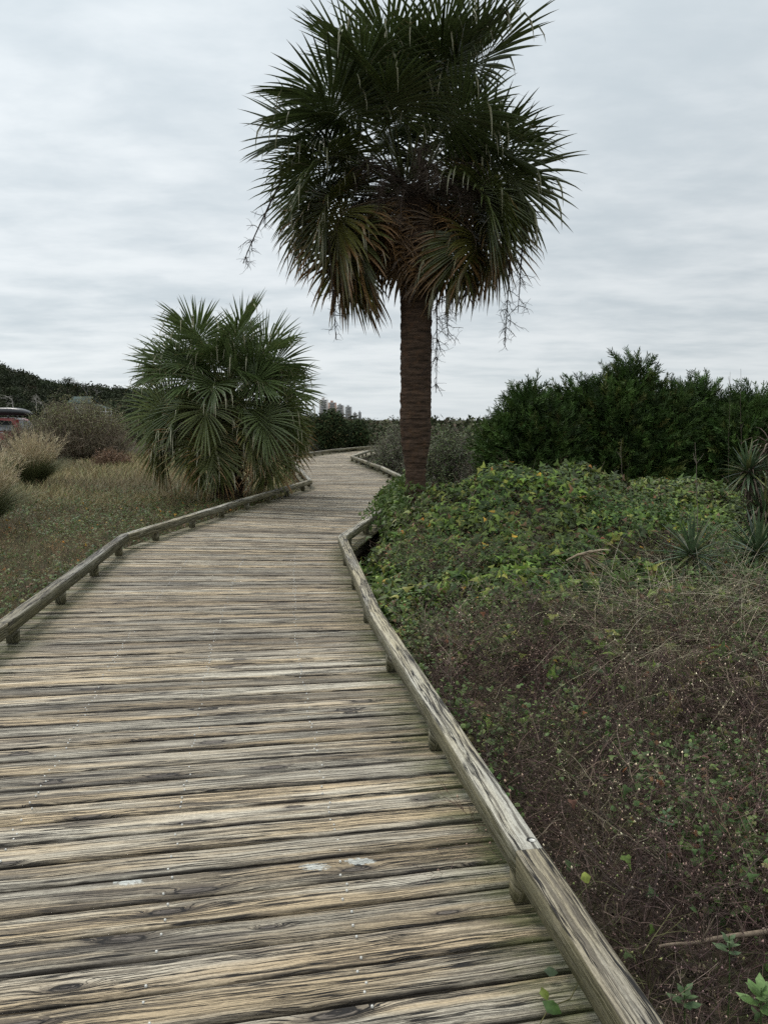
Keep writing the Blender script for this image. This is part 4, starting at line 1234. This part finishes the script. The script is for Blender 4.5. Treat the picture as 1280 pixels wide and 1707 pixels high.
# coastal scrub that closes the horizon
sc_ = MB()
n = 900; D = R.uniform(50, 230, n); px = R.uniform(-200, 1480, n)
x = (px - 640) / F_PX * D; z0 = terrain(x, D); hh = R.uniform(.7, 1.25, n) * np.where(px > 640, 1.2, 1.0)
for i_ in range(n):
    kk = 26; u = norm(R.normal(size=(kk, 3))); u[:, 2] = np.abs(u[:, 2])
    p = np.array([x[i_], D[i_], z0[i_]]) + u * R.uniform(.5, 1, (kk, 1)) * [hh[i_] * 2.0, hh[i_] * 2.0, hh[i_] * 1.45]
    scatter(sc_, CLUS[0], CLUS[1], frames(norm(R.normal(size=(kk, 3)))), p, hh[i_] * .75, pick(kk, [(.045, .055, .025), (.075, .08, .04), (.09, .075, .05), (.03, .04, .018)], [3, 2, 2, 2]))
tag(sc_.build('coastal_scrub', M_FAR), 'far off low olive scrub along the horizon behind the boardwalk', 'scrub', kind='stuff')

# wooded dune on the far left
fr_ = MB(); n = 1500
px = R.uniform(-320, 330, n); D = R.uniform(178, 245, n); x = (px - 640) / F_PX * D
zt_ = terrain(x, D)
for i_ in range(n):
    kk = 34; rr0 = R.uniform(1.3, 2.9); u = norm(R.normal(size=(kk, 3))); u[:, 2] = np.abs(u[:, 2])
    c_ = np.array([x[i_], D[i_], zt_[i_] + R.uniform(.6, 1.8)])
    p = c_ + u * R.uniform(.7, 1.0, (kk, 1)) * [rr0, rr0, rr0 * .75]
    base_ = pick(1, [(.030, .038, .018), (.042, .050, .024), (.022, .028, .014), (.055, .052, .032)], [3, 3, 2, 1.2])[0]
    scatter(fr_, CLUS[0], CLUS[1], frames(norm(R.normal(size=(kk, 3)))), p, rr0 * .55, base_ * R.uniform(.8, 1.25, (kk, 1)))
tag(fr_.build('dune_forest', M_FAR), 'dark wind clipped forest covering the far dune at left', 'forest', kind='stuff')


# skyline trees with flat wind-sheared crowns, and bare grey snags
def snag(name, px, ytop, ybot, D, label, cat, group, seed, crown=False, col=(.20, .185, .16), thick=.11):
    r = np.random.default_rng(seed); p0 = at(px, ybot, D); p1 = at(px + r.uniform(-3, 3), ytop, D)
    root = thing(name, p0, label, cat, group); m = MB(); hgt = p1[2] - p0[2]; tips = []
    def br(p, dr, ln, rad, lev):
        P_ = [p]
        for _ in range(5): dr = norm(dr + r.normal(0, .22, 3)); P_.append(P_[-1] + dr * ln / 5)
        V_, F_ = tube(P_, np.linspace(rad, rad * .5, 6), 5); m.add(V_, F_, np.array(col) * r.uniform(.8, 1.2))
        tips.append(P_[-1])
        if lev:
            for _ in range(3 if lev > 1 else 4):
                j = r.integers(2, 6); br(P_[j], norm(dr + r.normal(0, .75, 3) + [0, 0, .25]), ln * r.uniform(.45, .7), rad * .55, lev - 1)
    br(p0, norm(np.array([r.normal(0, .15), 0, 1])), hgt * .62, thick, 3)
    m.build('trunk', M_TWIG, root)
    if crown:
        tp = np.array(tips); m = MB(); tp = tp[tp[:, 2] > p0[2] + hgt * .45]; kk = len(tp) * 3; ix = R.integers(0, len(tp), kk)
        scatter(m, CLUS[0], CLUS[1], frames(norm(R.normal(size=(kk, 3)))), tp[ix] + R.normal(0, .35, (kk, 3)) * [1.5, 1, .5], .55, pick(kk, EC, [2, 2, 2, 1]))
        m.build('crown', M_FAR, root)


snag('wind_sheared_tree', 112, 630, 662, 205, 'flat topped wind sheared tree against the sky, left one above the green roof', 'tree', 'wind sheared skyline trees', 1, True, (.06, .05, .04), .16)
snag('wind_sheared_tree', 132, 634, 664, 208, 'flat topped wind sheared tree against the sky, right one above the green roof', 'tree', 'wind sheared skyline trees', 2, True, (.06, .05, .04), .16)
snag('bare_tree', 148, 632, 662, 204, 'thin bare tree on the skyline above the right end of the green roof', 'bare tree', 'bare grey trees', 3, False, (.13, .12, .11), .11)
snag('bare_tree', 158, 636, 664, 206, 'thin bare tree on the skyline nearest the left palm', 'bare tree', 'bare grey trees', 4, False, (.13, .12, .11), .10)
snag('bare_tree', 24, 650, 684, 172, 'pale dead tree in front of the dune forest, above the car roof box', 'bare tree', 'bare grey trees', 5, False, (.30, .28, .25), .13)
snag('bare_tree', 62, 655, 684, 172, 'pale dead tree in front of the dune forest, between car and house', 'bare tree', 'bare grey trees', 6, False, (.28, .26, .23), .11)
snag('bare_tree', 76, 656, 690, 174, 'thinner pale dead tree in front of the forest, nearest the house', 'bare tree', 'bare grey trees', 7, False, (.28, .26, .23), .11)


# ------------------------------------------------------------------ house among the trees
def box(mb, x0, x1, y0, y1, z0, z1, tint=(.5, .5, .5)):
    V = [(x0, y0, z0), (x1, y0, z0), (x1, y1, z0), (x0, y1, z0), (x0, y0, z1), (x1, y0, z1), (x1, y1, z1), (x0, y1, z1)]
    mb.add(V, np.array([[0, 3, 2, 1], [4, 5, 6, 7], [0, 1, 5, 4], [1, 2, 6, 5], [2, 3, 7, 6], [3, 0, 4, 7]]), tint); return mb


M_WALL = simple('pale_painted_siding', (.26, .26, .24), .7, 0, 3)
M_ROOF = simple('grey_green_metal_roof', (.060, .085, .080), .9, 0.0, 2, spec=.08)
M_GLASS = simple('dark_window_glass', (.02, .025, .03), .08, 0, 5, spec=.8)
M_WHITE = simple('white_painted_trim', (.42, .42, .40), .55)
hD = 160.0; hp = at(140, 661, hD); hx0, hx1 = at(124, 661, hD)[0], at(153, 661, hD)[0]; rz = hp[2]
hg = float(terrain(hp[0], hD))
house = thing('house', (hp[0], hD, hg), 'house with grey green gabled roof and white porch half hidden behind shrubs', 'house')
ez = rz - 1.35
box(MB(), hx0 + .25, hx1 - .1, hD - 2.2, hD + 2.2, hg - .3, ez).build('wall', M_WALL, house)
mb = MB()
e0_, e1_ = hx0 - .55, hx1 + .9
V = [(hx0 - .2, hD, rz), (hx1, hD, rz), (e1_, hD - 2.7, ez), (e0_, hD - 2.7, ez), (e1_, hD + 2.7, ez), (e0_, hD + 2.7, ez)]
V += [(a_, b_, c_ - .14) for a_, b_, c_ in V]
mb.add(V, [np.array([[0, 3, 2, 1], [0, 1, 4, 5], [3, 9, 8, 2], [5, 4, 10, 11], [6, 7, 8, 9], [6, 11, 10, 7], [0, 5, 11, 6], [3, 0, 6, 9], [1, 2, 8, 7], [4, 1, 7, 10]])])
rf = mb.build('roof', M_ROOF, house)
box(MB(), hx0 + .6, hx0 + 1.0, hD + .1, hD + .5, rz - .5, rz + .55).build('chimney', simple('brick_chimney', (.20, .11, .08), .9), rf)
pr0, pr1 = hx1 - .1, at(180, 680, hD)[0]
mb = MB(); V = [(pr0, hD - 2.0, ez + .1), (pr1 + .3, hD - 2.0, ez - 1.0), (pr1 + .3, hD + 1.8, ez - 1.0), (pr0, hD + 1.8, ez + .1)]; V += [(a_, b_, c_ - .12) for a_, b_, c_ in V]
mb.add(V, np.array([[0, 1, 2, 3], [7, 6, 5, 4], [0, 4, 5, 1], [1, 5, 6, 2], [2, 6, 7, 3], [3, 7, 4, 0]])); mb.build('porch_roof', M_ROOF, house)
mb = MB()
for i_ in range(5):
    xx = lerp(pr0 + .3, pr1 + 1.3, i_ / 4); box(mb, xx - .07, xx + .07, hD - 1.95, hD - 1.8, hg - .2, ez - (.3 + .2 * i_))
box(mb, pr0, pr1 + 1.4, hD - 1.94, hD - 1.86, ez - 1.75, ez - 1.62); box(mb, pr0, pr1 + 1.4, hD - 1.94, hD - 1.86, ez - 2.5, ez - 2.38)
mb.build('porch_frame', M_WHITE, house)
for wx in (.25, .65):
    xx = lerp(hx0 + .25, hx1, wx); fo = box(MB(), xx - .42, xx + .42, hD - 2.26, hD - 2.19, ez - 1.75, ez - .65).build('window', M_WHITE, house)
    box(MB(), xx - .34, xx + .34, hD - 2.29, hD - 2.255, ez - 1.67, ez - .73).build('pane', M_GLASS, fo)


# ------------------------------------------------------------------ distant beach towers
def tower(px0, px1, ytop, D, mat, label):
    a_ = at(px0, ytop, D); b_ = at(px1, ytop, D); x0, x1, zt = a_[0], b_[0], a_[2]; dp = 18
    root = thing('apartment_tower', ((x0 + x1) / 2, D, -0.5), label, 'tower', 'beach towers on the far horizon')
    box(MB(), x0, x1, D, D + dp, -1, zt).build('wall', mat, root)
    m = MB(); nf = int(zt / 3.3); w_ = x1 - x0
    for k in range(nf): box(m, x0 + w_ * .3, x1 - w_ * .25, D - 1.1, D, 2.4 + k * 3.3, 3.4 + k * 3.3)
    m.build('balconies', M_WHITE, root)
    m = MB()
    for k in range(nf): box(m, x0 + w_ * .12, x1 - w_ * .12, D - .15, D - .02, 3.5 + k * 3.3, 5.5 + k * 3.3)
    m.build('windows', M_TWIN, root)
    box(MB(), x0 + w_ * .3, x0 + w_ * .6, D + 3, D + 12, zt, zt + 4).build('roof_house', mat, root)


M_T1 = simple('pale_stucco', (.50, .47, .44), .8, 0, .05); M_T2 = simple('salmon_stucco', (.42, .28, .22), .8, 0, .05); M_T3 = simple('grey_stucco', (.42, .41, .40), .8, 0, .05); M_TWIN = simple('tower_window_band', (.22, .22, .22), .4, 0, .1)
for a_ in ((532, 546, 666, 1500, M_T1, 'pale tower on the horizon, leftmost beside the left palm fronds'),
           (547, 560, 671, 1560, M_T2, 'wide salmon coloured horizon tower above the dark evergreens'),
           (561, 573, 676, 1650, M_T1, 'wide pale horizon block between the salmon tower and the tall grey one'),
           (575, 586, 678, 1850, M_T3, 'grey horizon tower with dark window bands, taller of the right hand group'),
           (588, 595, 689, 1950, M_T1, 'short pale horizon tower near the right end'),
           (597, 602, 687, 2100, M_T3, 'small grey horizon tower, rightmost above the scrub')):
    tower(*a_)

# ------------------------------------------------------------------ red car with roof box
M_RED = simple('dark_red_car_paint', (.22, .022, .020), .28, .0, 4, .05, spec=.6)
M_BLK = simple('black_plastic', (.018, .018, .020), .35, 0, 8)
M_RUB = simple('tyre_rubber', (.02, .02, .02), .85, 0, 20)
M_RIM = simple('alloy_rim', (.4, .4, .41), .3, .8, 8)
M_TAIL = simple('red_tail_light', (.35, .02, .015), .15, 0, 8)
cD = 41.0; rear = (57 - 640) / F_PX * cD; cg = float(terrain(rear - 2.2, cD)) + .0
roofz = at(20, 696.5, cD)[2]; Hc = 1.76; gz = roofz - Hc
car = thing('parked_car', (rear - 2.3, cD, gz), 'red estate car with a long black roof box, half hidden by shrubs', 'car')
# side profile (distance from rear toward the front, height)
pf = [(0.05, .45), (0.0, .80), (.10, 1.05), (.42, 1.66), (.62, 1.75), (1.6, 1.78), (2.5, 1.74), (2.95, 1.62), (3.65, 1.12), (4.55, .98), (4.72, .80), (4.75, .42), (4.4, .28), (.35, .28)]
def section(pf, x0, yw, mb_tint=None):
    m = MB(); V = []
    np_ = len(pf)
    for (sy, inset) in ((-1, 1), (-1, 0), (1, 0), (1, 1)):
        for (u_, z_) in pf:
            tum = .16 * max(0, (z_ - 1.05)) / .7
            k = (yw - tum) * sy; V.append((x0 - u_ + (0 if not inset else 0), cD + (k if not inset else k * .94), gz + z_ + (0 if not inset else .0)))
    F = []
    for l_ in range(3):
        for i_ in range(np_): F.append((l_ * np_ + i_, l_ * np_ + (i_ + 1) % np_, (l_ + 1) * np_ + (i_ + 1) % np_, (l_ + 1) * np_ + i_))
    m.add(V, [np.array(F)]); m.add(V[:np_], [np.array([list(range(np_))])]); m.add(V[-np_:], [np.array([list(range(np_))[::-1]])])
    return m
cx0 = rear - .05
cb_ = section(pf, cx0, .92).build('body', M_RED, car)
def side_glass(pts, y_off):
    m = MB(); V = []
    for s_ in (0, .02):
        for (u_, z_) in pts:
            tum = .16 * max(0, (z_ - 1.05)) / .7; V.append((cx0 - u_, cD - (.92 - tum) - y_off + s_, gz + z_))
    k = len(pts); m.add(V, [np.array([list(range(k))]), np.array([[i_, (i_ + 1) % k, (i_ + 1) % k + k, i_ + k] for i_ in range(k)])]); return m
for pts in ([(.42, 1.12), (.62, 1.60), (1.22, 1.64), (1.30, 1.12)], [(1.38, 1.12), (1.34, 1.645), (2.20, 1.64), (2.22, 1.12)], [(2.32, 1.12), (2.30, 1.63), (2.88, 1.55), (3.32, 1.14)]):
    side_glass(pts, .012).build('window', M_GLASS, car)
m = MB(); m.add([(cx0 - .11, cD - .70, gz + 1.10), (cx0 - .11, cD + .70, gz + 1.10), (cx0 - .36, cD + .62, gz + 1.60), (cx0 - .36, cD - .62, gz + 1.60)], np.array([[0, 1, 2, 3]])); m.v[0] = m.v[0] + [.03, 0, .015]; m.build('rear_window', M_GLASS, car)
for s_ in (-1, 1):
    box(MB(), cx0 - .12, cx0 + .025, cD + s_ * .80 - .09, cD + s_ * .80 + .09, gz + .80, gz + 1.08).build('tail_light', M_TAIL, car)
box(MB(), cx0 - .35, cx0 + .06, cD - .88, cD + .88, gz + .42, gz + .62).build('bumper', M_BLK, car)
for u_ in (.95, 1.95): box(MB(), cx0 - u_ - .22, cx0 - u_, cD - .955, cD - .925, gz + 1.0, gz + 1.03).build('door_handle', M_RIM, car)
for u_ in (.95, 3.75):
    for s_ in (-1, 1):
        th_ = np.arange(24) * 2 * pi / 24; m = MB(); yc = cD + s_ * .82
        prof_ = [(.22, -.10), (.31, -.11), (.34, -.08), (.34, .08), (.31, .11), (.22, .10)]
        V = [(cx0 - u_ + cos(t_) * r_, yc + w_, gz + .33 + sin(t_) * r_) for (r_, w_) in prof_ for t_ in th_]
        F = [(l_ * 24 + i_, l_ * 24 + (i_ + 1) % 24, ((l_ + 1) % 6) * 24 + (i_ + 1) % 24, ((l_ + 1) % 6) * 24 + i_) for l_ in range(6) for i_ in range(24)]
        m.add(V, np.array(F)); wh = m.build('wheel', M_RUB, car)
        m = MB(); V = [(cx0 - u_ + cos(t_) * r_, yc + w_ * s_, gz + .33 + sin(t_) * r_) for (r_, w_) in ((.218, .09), (.16, .06), (.05, .08)) for t_ in th_]
        F = [(l_ * 24 + i_, l_ * 24 + (i_ + 1) % 24, (l_ + 1) * 24 + (i_ + 1) % 24, (l_ + 1) * 24 + i_) for l_ in range(2) for i_ in range(24)]
        m.add(V, [np.array(F), np.array([[48 + i_ for i_ in range(24)]])]); m.build('rim', M_RIM, wh)
for s_ in (-.5, .5):
    for u_ in (.9, 2.2): box(MB(), cx0 - u_ - .03, cx0 - u_ + .03, cD + s_ - .04, cD + s_ + .04, gz + 1.76, gz + 1.88).build('rack_foot', M_BLK, car)
# roof box: rounded, tapering to a point at the tail
m = MB(); ks = 18; sec = 14; V = []
for i_ in range(ks + 1):
    t_ = i_ / ks; u_ = -.06 + 2.6 * t_; hh_ = .40 * (sin(pi * min(1, t_ * 1.15 + .03)) ** .42 if t_ < .5 else (1 - ((t_ - .5) / .5) ** 2.2 * .75)); ww = .44 * min(1, .45 + 3 * t_) * min(1, .4 + 2.6 * (1 - t_))
    zc2 = gz + 1.88
    for j in range(sec):
        a_ = 2 * pi * j / sec; ca, sa = cos(a_), sin(a_)
        sx = abs(ca) ** .6 * (1 if ca > 0 else -1); sz = abs(sa) ** .6 * (1 if sa > 0 else -1)
        V.append((cx0 - u_, cD + ww * sx, zc2 + hh_ * .5 + hh_ * .5 * sz))
F = [(i_ * sec + j, i_ * sec + (j + 1) % sec, (i_ + 1) * sec + (j + 1) % sec, (i_ + 1) * sec + j) for i_ in range(ks) for j in range(sec)]
m.add(V, [np.array(F), np.array([list(range(sec))[::-1], [ks * sec + j for j in range(sec)]])]); m.build('roof_box', M_BLK, car, smooth=True)


# ------------------------------------------------------------------ yuccas
def rosette(c_, rad, n, droopy, cols, seed, w=.034, elmin=-25):
    r = np.random.default_rng(seed); m = MB(); Vs = []; Ts = []; K = 6; ts = np.linspace(0, 1, K)
    for i_ in range(n):
        az = i_ * ga + r.normal(0, .1); e_ = radians(lerp(85, elmin, (i_ / n) ** .9) + r.normal(0, 6)); ln = rad * r.uniform(.8, 1.15)
        dr = np.array([cos(az) * cos(e_), sin(az) * cos(e_), sin(e_)]); p = np.array(c_, float) + dr * .03; pts = [p]
        for k in range(1, K): dr = norm(dr + np.array([0, 0, -droopy * ts[k]])); pts.append(pts[-1] + dr * ln / (K - 1))
        pts = np.array(pts); td = norm(np.gradient(pts, axis=0)); sd = norm(np.cross(td, UP + .01)); nn = np.cross(sd, td)
        wd_ = np.array([.7, 1, .95, .75, .45, .04]) * w
        Vs.append(np.stack([pts + sd * wd_[:, None] * .5 + nn * wd_[:, None] * .18, pts - nn * wd_[:, None] * .1, pts - sd * wd_[:, None] * .5 + nn * wd_[:, None] * .18], 1).reshape(-1, 3))
        col = np.array(cols[r.integers(len(cols))]) * r.uniform(.7, 1.3); Ts.append(np.repeat(col[None] * (1 + .9 * (ts[:, None] > .9)), 3, 0))
    i_ = (np.arange(n)[:, None, None] * K * 3 + np.arange(K - 1)[None, :, None] * 3 + np.arange(2)[None, None])
    F = np.stack([i_, i_ + 1, i_ + 4, i_ + 3], -1).reshape(-1, 4); m.add(np.concatenate(Vs), F, np.concatenate(Ts)); return m


YG = [(.075, .12, .050), (.10, .145, .075), (.05, .08, .038), (.15, .16, .06)]
DEAD = [(.17, .13, .10), (.11, .08, .06)]
def on_surface(px, py, lift):
    for D in np.arange(3.0, 20, .05):
        c_ = at(px, py, D)
        if c_[2] <= float(terrain(c_[0], D)) + lift: return D
    return 10.0
def yucca(px, heads, D, label, seed):
    gx = (px - 640) / F_PX * D; gz_ = float(terrain(gx, D)); root = thing('yucca', (gx, D, gz_), label, 'yucca', 'yuccas at the right edge')
    for i_, (hx, hy, rad, n, kind) in enumerate(heads):
        c_ = at(hx, hy, D + (i_ % 3 - 1) * .12)
        rosette(c_, rad, n, .05 if kind == 'g' else .55, YG if kind == 'g' else DEAD, seed + i_, .034 if kind == 'g' else .022, -55 if kind == 'g' else -75).build('rosette' if kind == 'g' else 'dead_rosette', M_PALM if kind == 'g' else M_TWIG, root)
        if kind == 'g' and c_[2] > gz_ + .12:
            P_ = np.array([lerp(np.array([gx + (c_[0] - gx) * .3, D, gz_ - .05]), c_, t_) for t_ in np.linspace(0, 1, 6)]); V, F = tube(P_, np.linspace(.035, .025, 6), 8); m = MB(); m.add(V, F, (.07, .055, .04)); m.build('stem', M_TWIG, root)
yucca(1268, [(1274, 866, .50, 110, 'g'), (1246, 786, .34, 80, 'g'), (1284, 744, .36, 60, 'd'), (1302, 905, .45, 80, 'g'), (1250, 800, .30, 60, 'd'), (1286, 820, .44, 90, 'g'), (1270, 850, .34, 70, 'd')], 9.4, 'spiky yucca with stacked rosettes and a dead grey top at the right edge', 300)
yucca(1240, [(1262, 922, .42, 85, 'g')], on_surface(1262, 935, .25), 'low spiky yucca rosette in front of the stacked yucca', 320)
yucca(1155, [(1152, 925, .36, 60, 'g')], on_surface(1152, 930, .30), 'small low yucca rosette beside the thin upright stalk', 340)


# ------------------------------------------------------------------ thin upright stalks
def stalk(px, ytop, ybot, D, label, seed, w=.0045, col=(.17, .14, .11)):
    r = np.random.default_rng(seed); p0 = at(px, ybot, D); p1 = at(px + r.uniform(-5, 5), ytop, D)
    p0[2] = min(p0[2], float(terrain(p0[0], D)))
    root = thing('dry_stalk', p0, label, 'dry stalk', 'thin dry stalks on the right'); t_ = np.linspace(0, 1, 14)[:, None]
    P_ = p0 + (p1 - p0) * t_ + np.cumsum(r.normal(0, .006, (14, 3)), 0); V, F = tube(P_, np.linspace(w, w * .4, 14), 5); m = MB(); m.add(V, F, col)
    for _ in range(5):
        j = r.integers(6, 13); dv = norm(np.array([r.normal(0, .5), r.normal(0, .5), 1.0])); Q = np.array([P_[j] + dv * s_ for s_ in np.linspace(0, r.uniform(.05, .14), 4)]); V, F = tube(Q, [w * .6, w * .4, w * .4, w * .3], 4); m.add(V, F, col)
    m.build('stem', M_TWIG, root)
stalk(1160, 735, 965, 7.8, 'thin upright dry stalk, tallest, in front of the junipers and small yucca', 1, .0055)
stalk(1036, 728, 822, 11.5, 'thin dry stalk above the dip between the two vine mounds', 2)
stalk(1240, 612, 900, 9.8, 'thin stalk rising past the juniper tops near the right edge', 3, .004, (.10, .08, .06))
stalk(1214, 622, 900, 12.0, 'faint short stalk left of the one rising past the juniper tops', 4, .004, (.10, .08, .06))
stalk(748, 1030, 1245, 4.4, 'thin dry stalk close to the near right kerb', 5, .003)

# ------------------------------------------------------------------ dead fallen frond on the vines
fp = at(968, 925, on_surface(968, 925, .36))
ff = thing('fallen_frond', fp, 'dry split palm leaf with pale curled blades lying on the vines', 'dead palm leaf')
m = MB(); r = np.random.default_rng(8); Vs = []; K = 7; ts = np.linspace(0, 1, K); nb_ = 22
for i_ in range(nb_):
    a_ = lerp(-1.9, 1.2, i_ / (nb_ - 1)) + r.normal(0, .08); dr = norm(np.array([cos(a_) * .9, -.45 + r.normal(0, .15), sin(a_) * .45 + .05])); p = fp.copy(); pts = [p]; ln = r.uniform(.14, .30)
    for k in range(1, K): dr = norm(dr + np.array([0, -.03, -.16 * ts[k]]) + r.normal(0, .06, 3)); pts.append(pts[-1] + dr * ln / (K - 1))
    pts = np.array(pts)[None]; V, F = ribbons(pts, (np.array([.004, .010, .016, .018, .016, .011, .004]))[None], norm(r.normal(size=(1, 3)) + [0, -.3, .6])); m.add(V, F, np.array([(.36, .29, .20), (.22, .16, .10), (.10, .05, .035)][i_ % 3]) * r.uniform(.8, 1.2))
m.build('blade', M_TWIG, ff)
m = MB(); P_ = np.array([fp + [-.12, .05, -.06], fp + [-.03, 0, 0], fp + [.06, -.04, .03], fp + [.17, -.06, .055]]); V, F = tube(P_, [.009, .012, .014, .010], 6); m.add(V, F, (.34, .26, .18)); m.build('leaf_stalk', M_TWIG, ff)

# ------------------------------------------------------------------ fallen branch, bottom right
b0, b1 = gp(1095, 1606, -.26), gp(1330, 1572, -.24)
br_ = thing('fallen_branch', b0, 'bare greyish brown branch lying in the weeds at the lower right', 'branch')
t_ = np.linspace(0, 1, 14)[:, None]; P_ = b0 + (b1 - b0) * t_ + np.cumsum(R.normal(0, .002, (14, 3)), 0) + [0, 0, .06]
V, F = tube(P_, np.linspace(.005, .011, 14), 8); m = MB(); m.add(V, F, (.21, .16, .115)); m.build('branch_wood', M_TWIG, br_)
for j, (dx, dz) in ((4, (.03, .10)), (8, (-.04, .08))):
    Q = np.array([P_[j] + np.array([dx, -.02, dz]) * s_ for s_ in np.linspace(0, 1, 5)]); V, F = tube(Q, np.linspace(.004, .002, 5), 5); MB().add(V, F, (.19, .15, .11)).build('twig', M_TWIG, br_)


# ------------------------------------------------------------------ small individual plants near the camera
def herb(px, py, z, size, nl, label, seed, cols=((.10, .17, .05), (.13, .20, .07)), w=.26):
    r = np.random.default_rng(seed); c_ = gp(px, py, z); root = thing('green_seedling', (c_[0], c_[1], float(terrain(c_[0], c_[1]))), label, 'plant'); tm = tmpl_oval(w); m = MB()
    P_ = np.array([[c_[0], c_[1], float(terrain(c_[0], c_[1])) - .01], [c_[0] + .01, c_[1], (z + float(terrain(c_[0], c_[1]))) / 2], c_]); V, F = tube(P_, [.003, .003, .002], 5); m.add(V, F, (.08, .12, .04)); m.build('stem', M_TWIG, root)
    m = MB()
    for i_ in range(nl):
        a_ = i_ * ga; t_ = i_ / nl; y_ = norm(np.array([cos(a_), sin(a_), .25 + .9 * t_])); zz_ = norm(np.cross(np.cross(y_, UP), y_)); zz_ = zz_ if zz_[2] > 0 else -zz_; xx = np.cross(y_, zz_)
        Rm = np.stack([xx, y_, zz_], -1)[None]; scatter(m, tm[0], tm[1], Rm, (c_ - UP * .06 * (1 - t_))[None], size * (1.1 - .5 * t_) * r.uniform(.8, 1.15), np.array(cols[i_ % 2])[None] * r.uniform(.8, 1.2))
    m.build('foliage', M_LEAF, root)
herb(1268, 1648, -.02, .075, 13, 'bright green leafy plant with long leaves at the bottom right corner', 1)
herb(1110, 1352, -.05, .04, 9, 'small grey green seedling among the dead weeds', 2, ((.07, .12, .055), (.09, .14, .07)))
herb(1215, 1560, -.05, .045, 11, 'grey green leafy sprig above the fallen branch', 3, ((.07, .11, .05), (.09, .13, .06)))
herb(1140, 1645, -.08, .045, 11, 'small green sprig below the fallen branch', 4, ((.06, .10, .04), (.08, .12, .05)))

# vine sprig on the deck under the right kerb
sp0 = gp(962, 1610, .03); spr = thing('vine_sprig', sp0, 'thin vine sprig with two green leaves lying on the deck by the near right kerb', 'vine sprig')
P_ = np.array([gp(990, 1585, .03), gp(968, 1630, .03), gp(950, 1665, .025), gp(915, 1680, .02), gp(900, 1706, .012)]); V, F = tube(P_, [.0016] * 5, 5); MB().add(V, F, (.11, .10, .04)).build('stem', M_TWIG, spr)
for (px, py, s_, a_, c_) in ((936, 1690, .055, 2.4, (.045, .085, .02)), (912, 1668, .038, 1.8, (.12, .15, .03)), (930, 1622, .04, 2.9, (.06, .085, .045)), (966, 1608, .03, .6, (.08, .11, .03))):
    p_ = gp(px, py, .022); y_ = norm(np.array([cos(a_), sin(a_) * .8, -.05])); zz_ = norm(np.array([.2, -.45, .9])); xx = norm(np.cross(y_, zz_)); y_ = np.cross(zz_, xx); m = MB()
    tm = tmpl_oval(.36); scatter(m, tm[0], tm[1], np.stack([xx, y_, zz_], -1)[None], p_[None], s_, np.array(c_)[None]); m.build('leaf', M_LEAF, spr)
# yellow-green leaf held beside the near kerb
lf = gp(967, 1465, .08); ll = thing('vine_leaf', lf, 'single yellow green leaf beside the outer side of the near right kerb', 'leaf')
m = MB(); tm = tmpl_oval(.5); scatter(m, tm[0], tm[1], frames(np.array([[-.1, -.7, .6]]), np.array([[1.0, .1, .2]])), np.array([lf]), .036, np.array([[.22, .25, .05]])); m.build('blade', M_LEAF, ll)
P_ = np.array([lf, lf + [.01, .01, -.12], lf + [.02, .02, -.45]]); V, F = tube(P_, [.0012, .0014, .0016], 5); MB().add(V, F, (.09, .09, .04)).build('stem', M_TWIG, ll)
# fallen dry leaf on the boards at far left
dl = gp(20, 1106, .008); m = MB(); tm = tmpl_oval(.4); scatter(m, tm[0], tm[1], frames(np.array([[.2, -.2, 1.0]])), np.array([dl]), .05, np.array([[.05, .035, .02]])); o = m.build('dry_leaf', M_LEAF, origin=dl)
tag(o, 'dark curled dead leaf lying on the boards by the left kerb', 'leaf')
